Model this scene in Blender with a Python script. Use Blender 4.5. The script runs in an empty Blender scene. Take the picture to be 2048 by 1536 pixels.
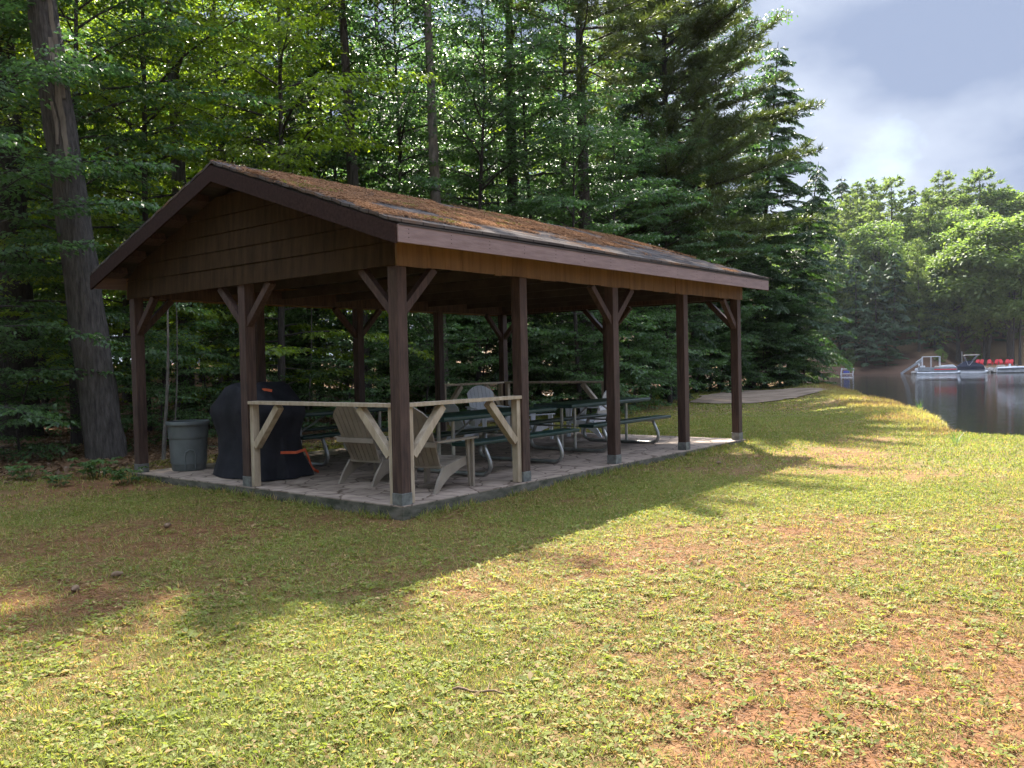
import bpy, math, random
import numpy as np
from mathutils import Vector, Matrix
C = bpy.context.scene.collection
sc = bpy.context.scene
R = math.radians

# ------------------------------------------------------------------ camera
CAM = np.array([-6.128, -6.463, 1.45])
YAW, PIT, ROL, FPX = R(39.04), R(-1.385), R(-1.26), 1715.9
fw = np.array([math.cos(PIT)*math.cos(YAW), math.cos(PIT)*math.sin(YAW), math.sin(PIT)])
rt = np.array([math.sin(YAW), -math.cos(YAW), 0.0])
up = np.cross(rt, fw)
r2 = rt*math.cos(ROL)+up*math.sin(ROL)
u2 = -rt*math.sin(ROL)+up*math.cos(ROL)
cam = bpy.data.cameras.new('camera')
cam.sensor_width = 36.0
cam.lens = FPX/2048*36.0
cam.clip_end = 2000
cam.clip_start = 0.05
co = bpy.data.objects.new('camera', cam)
C.objects.link(co)
co.matrix_world = Matrix(((r2[0], u2[0], -fw[0], CAM[0]), (r2[1], u2[1], -fw[1], CAM[1]),
                          (r2[2], u2[2], -fw[2], CAM[2]), (0, 0, 0, 1)))
sc.camera = co

# ------------------------------------------------------------------ light
SUN_AZ, SUN_EL = R(37.2), R(49.6)
SUN = np.array([math.cos(SUN_EL)*math.cos(SUN_AZ), math.cos(SUN_EL)*math.sin(SUN_AZ), math.sin(SUN_EL)])
sl = bpy.data.lights.new('sun', 'SUN')
sl.energy = 5.0
sl.angle = R(0.53)
sl.color = (1.0, 0.93, 0.82)
so = bpy.data.objects.new('sun', sl)
C.objects.link(so)
so.rotation_euler = Vector(SUN).to_track_quat('Z', 'Y').to_euler()

w = bpy.data.worlds.new('World')
sc.world = w
w.use_nodes = True
nt = w.node_tree
nt.nodes.clear()
out = nt.nodes.new('ShaderNodeOutputWorld')
bg = nt.nodes.new('ShaderNodeBackground')
bg.inputs['Strength'].default_value = 0.05
sky = nt.nodes.new('ShaderNodeTexSky')
sky.sky_type = 'NISHITA'
sky.sun_disc = False
sky.sun_elevation = SUN_EL
sky.sun_rotation = math.pi/2-SUN_AZ
sky.air_density = 1.0
sky.dust_density = 1.0
tc = nt.nodes.new('ShaderNodeTexCoord')
mp = nt.nodes.new('ShaderNodeMapping')
mp.inputs['Scale'].default_value = (1, 1, 1.8)
mp.inputs['Location'].default_value = (0.76, 1.39, 1.22)
n1 = nt.nodes.new('ShaderNodeTexNoise')
n1.inputs['Scale'].default_value = 3.2
n1.inputs['Detail'].default_value = 8
n1.inputs['Roughness'].default_value = 0.55
n1.inputs['Distortion'].default_value = 0.35
r1 = nt.nodes.new('ShaderNodeValToRGB')
r1.color_ramp.elements[0].position = 0.20
r1.color_ramp.elements[0].color = (0, 0, 0, 1)
r1.color_ramp.elements[1].position = 0.38
n2 = nt.nodes.new('ShaderNodeTexNoise')
n2.inputs['Scale'].default_value = 2.6
n2.inputs['Detail'].default_value = 6
r3 = nt.nodes.new('ShaderNodeValToRGB')
r3.color_ramp.elements[0].position = 0.47
r3.color_ramp.elements[0].color = (1.85, 2.25, 3.2, 1)
r3.color_ramp.elements[1].position = 0.70
r3.color_ramp.elements[1].color = (4.2, 4.6, 5.3, 1)
mx = nt.nodes.new('ShaderNodeMixRGB')
L = nt.links
L.new(tc.outputs['Generated'], mp.inputs['Vector'])
L.new(mp.outputs['Vector'], n1.inputs['Vector'])
L.new(mp.outputs['Vector'], n2.inputs['Vector'])
L.new(n1.outputs['Fac'], r1.inputs['Fac'])
L.new(n2.outputs['Fac'], r3.inputs['Fac'])
L.new(r1.outputs['Color'], mx.inputs['Fac'])
L.new(sky.outputs['Color'], mx.inputs['Color1'])
# cloud colour overhead, out of view, is scaled up to fill the shade
sx = nt.nodes.new('ShaderNodeSeparateXYZ')
mr = nt.nodes.new('ShaderNodeMapRange'); mr.inputs['From Min'].default_value = 0.45; mr.inputs['From Max'].default_value = 0.85
mr.inputs['To Min'].default_value = 1.0; mr.inputs['To Max'].default_value = 5.5
vm = nt.nodes.new('ShaderNodeVectorMath'); vm.operation = 'SCALE'
L.new(tc.outputs['Generated'], sx.inputs[0]); L.new(sx.outputs['Z'], mr.inputs['Value'])
L.new(r3.outputs['Color'], vm.inputs[0]); L.new(mr.outputs['Result'], vm.inputs['Scale'])
L.new(vm.outputs['Vector'], mx.inputs['Color2'])
L.new(mx.outputs['Color'], bg.inputs['Color'])
L.new(bg.outputs['Background'], out.inputs['Surface'])
sc.view_settings.view_transform = 'Standard'
sc.view_settings.look = 'None'
sc.view_settings.exposure = 2.15
sc.view_settings.gamma = 1
sc.view_settings.use_curve_mapping = False
cy = sc.cycles
cy.max_bounces = 7
cy.diffuse_bounces = 3
cy.glossy_bounces = 3
cy.transmission_bounces = 5
cy.transparent_max_bounces = 4
cy.volume_bounces = 0
cy.sample_clamp_indirect = 6
cy.use_denoising = True
cy.caustics_reflective = False
cy.caustics_refractive = False

# ------------------------------------------------------------------ helpers
def horizon(u):
    d = -math.tan(-PIT)
    # row of the horizon at column u
    a, b = 0.0, 1536.0
    for _ in range(40):
        m = (a+b)/2
        z = (fw+r2*(u-1024)/FPX+u2*(768-m)/FPX)[2]
        if z > 0: a = m
        else: b = m
    return a

def azdir(u):
    v = horizon(u)
    d = fw+r2*(u-1024)/FPX+u2*(768-v)/FPX
    d = d[:2]
    return d/np.linalg.norm(d)

def at(u, d):
    p = CAM[:2]+azdir(u)*d
    return float(p[0]), float(p[1])

def topz(u, v, d):
    """height of the point seen at (u, v) if it stands d metres off"""
    k = fw+r2*(u-1024)/FPX+u2*(768-v)/FPX
    return float(CAM[2]+k[2]/np.hypot(k[0], k[1])*d)

def atz(u, v, z):
    d = fw+r2*(u-1024)/FPX+u2*(768-v)/FPX
    t = (z-CAM[2])/d[2]
    p = CAM+t*d
    return float(p[0]), float(p[1])

def tag(o, label=None, cat=None, group=None, kind=None):
    if label: o['label'] = label
    if cat: o['category'] = cat
    if group: o['group'] = group
    if kind: o['kind'] = kind
    return o

def thing(name, label, cat, loc=(0, 0, 0), rz=0, group=None):
    o = bpy.data.objects.new(name, None)
    C.objects.link(o)
    o.location = loc
    o.rotation_euler = (0, 0, rz)
    o.empty_display_size = 0.2
    return tag(o, label, cat, group)

def dup(root, loc, rz, label, group=None, scale=None):
    def cp(o, parent):
        c = o.copy()
        C.objects.link(c)
        if parent: c.parent = parent
        for ch in o.children: cp(ch, c)
        return c
    r = cp(root, None)
    r.location = loc
    r.rotation_euler = (0, 0, rz)
    if scale: r.scale = scale if isinstance(scale, tuple) else (scale,)*3
    r['label'] = label
    if group: r['group'] = group
    return r

def link(name, me, m, parent=None):
    o = bpy.data.objects.new(name, me)
    C.objects.link(o)
    if m is not None:
        for k in (m if isinstance(m, (list, tuple)) else [m]): me.materials.append(k)
    if parent: o.parent = parent
    return o

class MB:
    def __init__(s): s.v = []; s.f = []; s.sm = []
    def add(s, vs, fs, smooth=False):
        n = len(s.v)
        s.v += [tuple(map(float, p)) for p in vs]
        s.f += [tuple(i+n for i in f) for f in fs]
        s.sm += [smooth]*len(fs)
        return s
    def hexa(s, c):
        return s.add(c, [(0, 3, 2, 1), (4, 5, 6, 7), (0, 1, 5, 4), (1, 2, 6, 5), (2, 3, 7, 6), (3, 0, 4, 7)])
    def box(s, x0, x1, y0, y1, z0, z1):
        return s.hexa([(x0, y0, z0), (x1, y0, z0), (x1, y1, z0), (x0, y1, z0), (x0, y0, z1), (x1, y0, z1), (x1, y1, z1), (x0, y1, z1)])
    def beam(s, p, q, w, h, upv=(0, 0, 1)):
        p, q = Vector(p), Vector(q)
        d = (q-p).normalized()
        a = d.cross(Vector(upv))
        if a.length < 1e-4: a = d.cross(Vector((1, 0, 0)))
        a.normalize()
        b = a.cross(d).normalized()
        a, b = a*w/2, b*h/2
        return s.hexa([p-a-b, p+a-b, q+a-b, q-a-b, p-a+b, p+a+b, q+a+b, q-a+b])
    def tube(s, pts, rad, n=8, cap=True, wob=0, rng=None):
        pts = [Vector(p) for p in pts]
        if not hasattr(rad, '__len__'): rad = [rad]*len(pts)
        vs = []
        prev = None
        for i, p in enumerate(pts):
            d = (pts[min(i+1, len(pts)-1)]-pts[max(i-1, 0)]).normalized()
            if prev is None:
                a = d.cross(Vector((0, 0, 1)))
                if a.length < 1e-3: a = Vector((1, 0, 0))
            else:
                a = prev-d*prev.dot(d)
            a.normalize(); prev = a
            b = d.cross(a)
            for k in range(n):
                t = 2*math.pi*k/n
                r = rad[i]*(1+(rng.uniform(-wob, wob) if wob else 0))
                vs.append(p+a*r*math.cos(t)+b*r*math.sin(t))
        fs = []
        for i in range(len(pts)-1):
            for k in range(n):
                k2 = (k+1) % n
                fs.append((i*n+k, i*n+k2, (i+1)*n+k2, (i+1)*n+k))
        if cap:
            fs.append(tuple(range(n-1, -1, -1)))
            fs.append(tuple(range((len(pts)-1)*n, len(pts)*n)))
        return s.add(vs, fs, True)
    def lathe(s, prof, n=24, c=(0, 0, 0), sx=1, sy=1):
        vs = []
        for r, z in prof:
            for k in range(n):
                t = 2*math.pi*k/n
                vs.append((c[0]+r*sx*math.cos(t), c[1]+r*sy*math.sin(t), c[2]+z))
        fs = []
        for i in range(len(prof)-1):
            for k in range(n):
                k2 = (k+1) % n
                fs.append((i*n+k, i*n+k2, (i+1)*n+k2, (i+1)*n+k))
        return s.add(vs, fs, True)
    def prism(s, poly, axis, t0, t1):
        """polygon of 2-D points pushed along an axis"""
        def P(a, b, t):
            return (t, a, b) if axis == 'x' else ((a, t, b) if axis == 'y' else (a, b, t))
        n = len(poly)
        vs = [P(a, b, t0) for a, b in poly]+[P(a, b, t1) for a, b in poly]
        fs = [tuple(range(n-1, -1, -1)), tuple(range(n, 2*n))]
        for k in range(n):
            k2 = (k+1) % n
            fs.append((k, k2, n+k2, n+k))
        return s.add(vs, fs)
    def build(s, name, m, parent=None, bev=0):
        me = bpy.data.meshes.new(name)
        me.from_pydata(s.v, [], s.f)
        me.polygons.foreach_set('use_smooth', s.sm)
        me.update()
        import bmesh
        bm = bmesh.new(); bm.from_mesh(me)
        bmesh.ops.recalc_face_normals(bm, faces=bm.faces)
        bm.to_mesh(me); bm.free()
        if any(s.sm): me.set_sharp_from_angle(angle=R(38))
        o = link(name, me, m, parent)
        if bev:
            md = o.modifiers.new('bevel', 'BEVEL'); md.width = bev; md.segments = 2; md.limit_method = 'ANGLE'
        return o

def quads_mesh(name, V, nper=4, smooth=False):
    """V: (n, nper, 3) separate polygons"""
    n = len(V)
    me = bpy.data.meshes.new(name)
    me.vertices.add(n*nper)
    me.vertices.foreach_set('co', np.ascontiguousarray(V, dtype=np.float32).ravel())
    me.loops.add(n*nper)
    me.loops.foreach_set('vertex_index', np.arange(n*nper, dtype=np.int32))
    me.polygons.add(n)
    me.polygons.foreach_set('loop_start', np.arange(0, n*nper, nper, dtype=np.int32))
    me.polygons.foreach_set('loop_total', np.full(n, nper, dtype=np.int32))
    me.update(calc_edges=True)
    return me

def norm(a):
    return a/np.maximum(np.linalg.norm(a, axis=-1, keepdims=True), 1e-9)

def leaves(P, D, N, Ln, W, fold=0.12):
    D = norm(D); S = norm(np.cross(D, N)); N = np.cross(S, D)
    Ln = Ln[:, None]; W = W[:, None]
    mid = P+D*Ln*0.45
    tip = P+D*Ln-N*Ln*0.18
    return np.stack([P, mid+S*W*0.5+N*W*fold, tip, mid-S*W*0.5+N*W*fold], 1)

# numpy value noise
_rs = np.random.RandomState(5)
_T = _rs.rand(256, 256)
def vnoise(x, y):
    xi = np.floor(x).astype(int); yi = np.floor(y).astype(int)
    fx = x-xi; fy = y-yi
    fx = fx*fx*(3-2*fx); fy = fy*fy*(3-2*fy)
    a = _T[xi & 255, yi & 255]; b = _T[(xi+1) & 255, yi & 255]
    c = _T[xi & 255, (yi+1) & 255]; d = _T[(xi+1) & 255, (yi+1) & 255]
    return (a*(1-fx)+b*fx)*(1-fy)+(c*(1-fx)+d*fx)*fy
def fbm(x, y, o=4):
    t = 0; a = 0.5; s = 0
    for k in range(o):
        t = t+a*vnoise(x*2**k+17*k, y*2**k+31*k); s += a; a *= 0.5
    return t/s
def sstep(a, b, x):
    t = np.clip((x-a)/(b-a), 0, 1)
    return t*t*(3-2*t)

# ------------------------------------------------------------------ materials
def mat(name, c1, c2=None, scale=6, rough=0.7, bump=0.0, vs=(1, 1, 1), metal=0, spec=0.3, detail=5, lo=0.35, hi=0.65, bscale=None, coat=0):
    m = bpy.data.materials.new(name)
    m.use_nodes = True
    t = m.node_tree; p = t.nodes['Principled BSDF']
    p.inputs['Roughness'].default_value = rough
    p.inputs['Metallic'].default_value = metal
    p.inputs['Specular IOR Level'].default_value = spec
    p.inputs['Base Color'].default_value = (*c1, 1)
    tcn = t.nodes.new('ShaderNodeTexCoord'); mpn = t.nodes.new('ShaderNodeMapping')
    mpn.inputs['Scale'].default_value = vs
    t.links.new(tcn.outputs['Object'], mpn.inputs['Vector'])
    nz = t.nodes.new('ShaderNodeTexNoise')
    nz.inputs['Scale'].default_value = scale; nz.inputs['Detail'].default_value = detail; nz.inputs['Roughness'].default_value = 0.6
    t.links.new(mpn.outputs['Vector'], nz.inputs['Vector'])
    if c2:
        r = t.nodes.new('ShaderNodeValToRGB')
        r.color_ramp.elements[0].position = lo; r.color_ramp.elements[0].color = (*c1, 1)
        r.color_ramp.elements[1].position = hi; r.color_ramp.elements[1].color = (*c2, 1)
        t.links.new(nz.outputs['Fac'], r.inputs['Fac'])
        t.links.new(r.outputs['Color'], p.inputs['Base Color'])
    if bump:
        b = t.nodes.new('ShaderNodeBump'); b.inputs['Strength'].default_value = bump; b.inputs['Distance'].default_value = 0.06 if 'bark' in name else 0.02
        src = nz
        if bscale:
            src = t.nodes.new('ShaderNodeTexNoise'); src.inputs['Scale'].default_value = bscale; src.inputs['Detail'].default_value = 6
            t.links.new(mpn.outputs['Vector'], src.inputs['Vector'])
        t.links.new(src.outputs['Fac'], b.inputs['Height'])
        t.links.new(b.outputs['Normal'], p.inputs['Normal'])
    return m

def leafmat(name, dark, light, trans=0.45, tcol=None, rough=0.45, spec=0.35, attr=None):
    m = bpy.data.materials.new(name)
    m.use_nodes = True
    t = m.node_tree; p = t.nodes['Principled BSDF']; o = t.nodes['Material Output']
    p.inputs['Roughness'].default_value = rough
    p.inputs['Specular IOR Level'].default_value = spec
    if attr:
        a = t.nodes.new('ShaderNodeAttribute'); a.attribute_name = attr
        col = a.outputs['Color']
    else:
        g = t.nodes.new('ShaderNodeNewGeometry')
        r = t.nodes.new('ShaderNodeValToRGB')
        r.color_ramp.elements[0].color = (*dark, 1); r.color_ramp.elements[1].color = (*light, 1)
        oi = t.nodes.new('ShaderNodeObjectInfo')
        ad = t.nodes.new('ShaderNodeMath'); ad.operation = 'MULTIPLY_ADD'
        ad.inputs[1].default_value = 0.75
        ml = t.nodes.new('ShaderNodeMath'); ml.operation = 'MULTIPLY'; ml.inputs[1].default_value = 0.25
        t.links.new(oi.outputs['Random'], ml.inputs[0])
        t.links.new(g.outputs['Random Per Island'], ad.inputs[0])
        t.links.new(ml.outputs[0], ad.inputs[2])
        t.links.new(ad.outputs[0], r.inputs['Fac'])
        col = r.outputs['Color']
    t.links.new(col, p.inputs['Base Color'])
    tr = t.nodes.new('ShaderNodeBsdfTranslucent')
    mc = t.nodes.new('ShaderNodeMixRGB'); mc.blend_type = 'MULTIPLY'; mc.inputs['Fac'].default_value = 1
    mc.inputs['Color2'].default_value = (*(tcol or (1.7, 1.9, 0.9)), 1)
    t.links.new(col, mc.inputs['Color1'])
    t.links.new(mc.outputs['Color'], tr.inputs['Color'])
    ms = t.nodes.new('ShaderNodeMixShader'); ms.inputs['Fac'].default_value = trans
    t.links.new(p.outputs['BSDF'], ms.inputs[1]); t.links.new(tr.outputs['BSDF'], ms.inputs[2])
    t.links.new(ms.outputs['Shader'], o.inputs['Surface'])
    return m

M = {}
M['brown'] = mat('brown_paint', (0.032, 0.018, 0.014), (0.078, 0.045, 0.034), 5, 0.6, 0.25, (6, 6, 0.6), bscale=14)
M['fascia'] = mat('weathered_brown_paint', (0.165, 0.112, 0.102), (0.225, 0.160, 0.148), 4, 0.55, 0.2, (0.7, 5, 5), bscale=20)
M['siding'] = mat('golden_plywood', (0.11, 0.058, 0.020), (0.18, 0.10, 0.036), 2.2, 0.65, 0.2, (7, 7, 0.5), bscale=9)
M['gable'] = mat('shaded_gable_boards', (0.024, 0.0145, 0.0075), (0.050, 0.029, 0.014), 2.0, 0.85, 0.15, (1, 6, 0.8), bscale=9, spec=0.08)  # the gable end's shade is partly put into this darker siding colour
M['barge'] = mat('dark_brown_paint', (0.020, 0.011, 0.009), (0.036, 0.020, 0.016), 5, 0.8, 0.2, (1, 6, 6), bscale=14, spec=0.08)
M['dark'] = mat('old_rafters', (0.035, 0.026, 0.022), (0.06, 0.045, 0.038), 4, 0.8, 0.1)
M['deck'] = mat('roof_boards', (0.025, 0.020, 0.017), (0.05, 0.04, 0.034), 3, 0.8, 0.1, (0.6, 6, 6))
M['bare'] = mat('bare_pine', (0.27, 0.205, 0.135), (0.42, 0.345, 0.25), 3, 0.65, 0.2, (5, 5, 1), bscale=16)
M['zinc'] = mat('galvanised', (0.13, 0.135, 0.13), (0.24, 0.25, 0.245), 14, 0.45, 0, metal=0.6, spec=0.5)
M['tubezinc'] = mat('tube_steel', (0.30, 0.30, 0.29), (0.45, 0.45, 0.43), 9, 0.4, 0, metal=0.75, spec=0.5)
M['green'] = mat('green_coating', (0.008, 0.030, 0.024), (0.014, 0.043, 0.035), 8, 0.35, 0.05, spec=0.5, bscale=60)
M['taupe'] = mat('taupe_plastic', (0.19, 0.155, 0.12), (0.245, 0.205, 0.16), 5, 0.5, 0.03, spec=0.4)
M['white'] = mat('white_plastic', (0.72, 0.74, 0.78), (0.80, 0.81, 0.84), 5, 0.45, 0.02, spec=0.4)
M['can'] = mat('grey_plastic', (0.085, 0.095, 0.093), (0.12, 0.13, 0.128), 4, 0.55, 0.05, spec=0.4)
M['cover'] = mat('black_cover', (0.008, 0.008, 0.011), (0.016, 0.016, 0.021), 5, 0.75, 0.35, spec=0.25, bscale=7)
M['orange'] = mat('orange_strap', (0.55, 0.09, 0.03), (0.65, 0.13, 0.05), 20, 0.6)
M['bark'] = mat('grey_bark', (0.038, 0.032, 0.028), (0.095, 0.082, 0.072), 5, 0.9, 0.9, (4, 4, 0.7), bscale=7)
M['barkl'] = mat('pale_bark', (0.10, 0.088, 0.075), (0.20, 0.18, 0.155), 5, 0.9, 0.8, (3, 3, 1.0), bscale=7)
M['barkd'] = mat('dark_bark', (0.028, 0.023, 0.020), (0.06, 0.05, 0.043), 5, 0.9, 0.9, (4, 4, 0.7), bscale=7)
M['dead'] = mat('stripped_wood', (0.10, 0.08, 0.06), (0.19, 0.155, 0.12), 5, 0.8, 0.4, (4, 4, 0.6))
M['leaf'] = leafmat('broad_leaf', (0.038, 0.072, 0.032), (0.098, 0.152, 0.058), 0.47, (1.6, 2.0, 1.0), .42, .35)
M['leafy'] = leafmat('sunlit_yellow_leaf', (0.070, 0.115, 0.020), (0.17, 0.225, 0.038), 0.55, (2.2, 2.2, 0.6))  # brighter copy of the leaf, with the sunlit yellow-green put into its colour
M['hem'] = leafmat('hemlock_needle', (0.018, 0.040, 0.020), (0.055, 0.095, 0.034), 0.3, (1.6, 1.9, 0.8))
M['pine'] = leafmat('pine_needle', (0.040, 0.065, 0.024), (0.10, 0.125, 0.042), 0.35, (1.7, 1.7, 0.7))
M['plant'] = leafmat('herb_leaf', (0.045, 0.085, 0.03), (0.10, 0.16, 0.05), 0.35)
M['farpine'] = leafmat('far_pine_needle', (0.046, 0.082, 0.040), (0.185, 0.225, 0.085), 0.48, (1.7, 1.8, 0.85), 0.6, 0.2)
M['fardec'] = leafmat('far_broad_leaf', (0.062, 0.105, 0.040), (0.18, 0.225, 0.072), 0.46, (1.7, 1.85, 0.78), 0.6, 0.2)
M['fardark'] = leafmat('far_hemlock_needle', (0.024, 0.050, 0.028), (0.06, 0.095, 0.045), 0.3, (1.6, 1.8, 0.9), 0.6, 0.2)
M['grass'] = leafmat('grass_blade', None, None, 0.42, (1.45, 1.5, 0.75), 0.6, 0.12, attr='tint')
M['litter'] = leafmat('dead_leaf', (0.10, 0.055, 0.028), (0.26, 0.16, 0.09), 0.15, (1.2, 1.1, 0.9))
M['needles'] = leafmat('dead_needle', (0.12, 0.062, 0.034), (0.25, 0.135, 0.072), 0.1, (1.2, 1.1, 0.9), .9, 0.0)
M['moss'] = leafmat('moss', (0.10, 0.12, 0.02), (0.20, 0.20, 0.04), 0.2)
M['rock'] = mat('shore_rock', (0.20, 0.18, 0.16), (0.40, 0.37, 0.33), 2, 0.9, 0.5)
M['red'] = mat('red_plastic', (0.62, 0.03, 0.045), (0.72, 0.05, 0.06), 5, 0.45)
M['hull'] = mat('white_gelcoat', (0.55, 0.56, 0.58), (0.70, 0.70, 0.70), 2, 0.25, spec=0.5)
M['alu'] = mat('aluminium', (0.55, 0.56, 0.58), (0.68, 0.68, 0.70), 3, 0.35, metal=0.6)
M['navy'] = mat('navy_canvas', (0.012, 0.015, 0.030), (0.022, 0.026, 0.045), 3, 0.8)
M['blue'] = mat('blue_cowling', (0.05, 0.07, 0.28), (0.08, 0.10, 0.36), 3, 0.4)
M['tan'] = mat('tan_vinyl', (0.42, 0.36, 0.28), (0.52, 0.46, 0.38), 3, 0.6)
M['glass'] = mat('smoked_glass', (0.05, 0.06, 0.07), (0.07, 0.08, 0.09), 3, 0.1, spec=0.6)
M['greydock'] = mat('grey_dock', (0.20, 0.21, 0.22), (0.30, 0.31, 0.32), 3, 0.6)
M['deadtwig'] = mat('dead_twig', (0.12, 0.075, 0.045), (0.2, 0.13, 0.08), 8, 0.9, 0.3)

def groundmat():
    m = bpy.data.materials.new('earth_and_thatch'); m.use_nodes = True
    t = m.node_tree; p = t.nodes['Principled BSDF']
    p.inputs['Roughness'].default_value = 0.95; p.inputs['Specular IOR Level'].default_value = 0.1
    a = t.nodes.new('ShaderNodeAttribute'); a.attribute_name = 'tint'
    tcn = t.nodes.new('ShaderNodeTexCoord')
    nz = t.nodes.new('ShaderNodeTexNoise'); nz.inputs['Scale'].default_value = 9; nz.inputs['Detail'].default_value = 8; nz.inputs['Roughness'].default_value = 0.75
    t.links.new(tcn.outputs['Object'], nz.inputs['Vector'])
    r = t.nodes.new('ShaderNodeValToRGB')
    r.color_ramp.elements[0].position = 0.3; r.color_ramp.elements[0].color = (0.5, 0.45, 0.42, 1)
    r.color_ramp.elements[1].position = 0.72; r.color_ramp.elements[1].color = (1.4, 1.35, 1.25, 1)
    t.links.new(nz.outputs['Fac'], r.inputs['Fac'])
    mu = t.nodes.new('ShaderNodeMixRGB'); mu.blend_type = 'MULTIPLY'; mu.inputs['Fac'].default_value = 1
    t.links.new(a.outputs['Color'], mu.inputs['Color1']); t.links.new(r.outputs['Color'], mu.inputs['Color2'])
    t.links.new(mu.outputs['Color'], p.inputs['Base Color'])
    nb = t.nodes.new('ShaderNodeTexNoise'); nb.inputs['Scale'].default_value = 28; nb.inputs['Detail'].default_value = 6
    t.links.new(tcn.outputs['Object'], nb.inputs['Vector'])
    b = t.nodes.new('ShaderNodeBump'); b.inputs['Strength'].default_value = 0.8; b.inputs['Distance'].default_value = 0.03
    t.links.new(nb.outputs['Fac'], b.inputs['Height']); t.links.new(b.outputs['Normal'], p.inputs['Normal'])
    return m
M['ground'] = groundmat()

def stonemat():
    """stamped concrete in an irregular flagstone pattern"""
    m = bpy.data.materials.new('stamped_concrete'); m.use_nodes = True
    t = m.node_tree; p = t.nodes['Principled BSDF']
    p.inputs['Roughness'].default_value = 0.8; p.inputs['Specular IOR Level'].default_value = 0.25
    tcn = t.nodes.new('ShaderNodeTexCoord')
    wn = t.nodes.new('ShaderNodeTexNoise'); wn.inputs['Scale'].default_value = 3.5
    t.links.new(tcn.outputs['Object'], wn.inputs['Vector'])
    av = t.nodes.new('ShaderNodeMixRGB'); av.blend_type = 'ADD'; av.inputs['Fac'].default_value = 0.16
    t.links.new(tcn.outputs['Object'], av.inputs['Color1']); t.links.new(wn.outputs['Color'], av.inputs['Color2'])
    vo = t.nodes.new('ShaderNodeTexVoronoi'); vo.feature = 'DISTANCE_TO_EDGE'; vo.inputs['Scale'].default_value = 2.9
    v2 = t.nodes.new('ShaderNodeTexVoronoi'); v2.inputs['Scale'].default_value = 2.9
    t.links.new(av.outputs['Color'], vo.inputs['Vector']); t.links.new(av.outputs['Color'], v2.inputs['Vector'])
    r = t.nodes.new('ShaderNodeValToRGB')
    r.color_ramp.elements[0].position = 0.012; r.color_ramp.elements[0].color = (0.42, 0.38, 0.35, 1)
    r.color_ramp.elements[1].position = 0.035; r.color_ramp.elements[1].color = (1, 1, 1, 1)
    t.links.new(vo.outputs['Distance'], r.inputs['Fac'])
    sv = t.nodes.new('ShaderNodeSeparateColor'); t.links.new(v2.outputs['Color'], sv.inputs['Color'])
    rc = t.nodes.new('ShaderNodeValToRGB')
    rc.color_ramp.elements[0].color = (0.27, 0.215, 0.175, 1); rc.color_ramp.elements[1].color = (0.36, 0.29, 0.235, 1)
    t.links.new(sv.outputs[0], rc.inputs['Fac'])
    n = t.nodes.new('ShaderNodeTexNoise'); n.inputs['Scale'].default_value = 5; n.inputs['Detail'].default_value = 7
    t.links.new(tcn.outputs['Object'], n.inputs['Vector'])
    rn = t.nodes.new('ShaderNodeValToRGB')
    rn.color_ramp.elements[0].position = 0.3; rn.color_ramp.elements[0].color = (0.62, 0.58, 0.55, 1)
    rn.color_ramp.elements[1].position = 0.7; rn.color_ramp.elements[1].color = (1.1, 1.08, 1.05, 1)
    t.links.new(n.outputs['Fac'], rn.inputs['Fac'])
    m1 = t.nodes.new('ShaderNodeMixRGB'); m1.blend_type = 'MULTIPLY'; m1.inputs['Fac'].default_value = 1
    m2 = t.nodes.new('ShaderNodeMixRGB'); m2.blend_type = 'MULTIPLY'; m2.inputs['Fac'].default_value = 1
    t.links.new(rc.outputs['Color'], m1.inputs['Color1']); t.links.new(rn.outputs['Color'], m1.inputs['Color2'])
    t.links.new(m1.outputs['Color'], m2.inputs['Color1']); t.links.new(r.outputs['Color'], m2.inputs['Color2'])
    t.links.new(m2.outputs['Color'], p.inputs['Base Color'])
    b = t.nodes.new('ShaderNodeBump'); b.inputs['Strength'].default_value = 0.6; b.inputs['Distance'].default_value = 0.01
    t.links.new(r.outputs['Color'], b.inputs['Height']); t.links.new(b.outputs['Normal'], p.inputs['Normal'])
    return m
M['stone'] = stonemat()
M['slabside'] = mat('mossy_concrete', (0.04, 0.042, 0.025), (0.13, 0.115, 0.09), 5, 0.95, 0.5, (1, 1, 2.5))
M['asphalt'] = mat('worn_asphalt', (0.16, 0.118, 0.085), (0.27, 0.205, 0.15), 1.3, 0.95, 0.3, bscale=40, spec=0.05)

def watermat():
    m = bpy.data.materials.new('lake_water'); m.use_nodes = True
    t = m.node_tree; p = t.nodes['Principled BSDF']
    p.inputs['Base Color'].default_value = (0.010, 0.011, 0.010, 1)
    p.inputs['Roughness'].default_value = 0.02; p.inputs['IOR'].default_value = 1.33
    tcn = t.nodes.new('ShaderNodeTexCoord')
    mpn = t.nodes.new('ShaderNodeMapping'); mpn.inputs['Rotation'].default_value = (0, 0, -R(13)); mpn.inputs['Scale'].default_value = (1.0, 0.45, 1)
    t.links.new(tcn.outputs['Object'], mpn.inputs['Vector'])
    n = t.nodes.new('ShaderNodeTexNoise'); n.inputs['Scale'].default_value = 2.2; n.inputs['Detail'].default_value = 6
    t.links.new(mpn.outputs['Vector'], n.inputs['Vector'])
    b = t.nodes.new('ShaderNodeBump'); b.inputs['Strength'].default_value = 0.22; b.inputs['Distance'].default_value = 0.12
    t.links.new(n.outputs['Fac'], b.inputs['Height']); t.links.new(b.outputs['Normal'], p.inputs['Normal'])
    return m
M['water'] = watermat()

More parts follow.
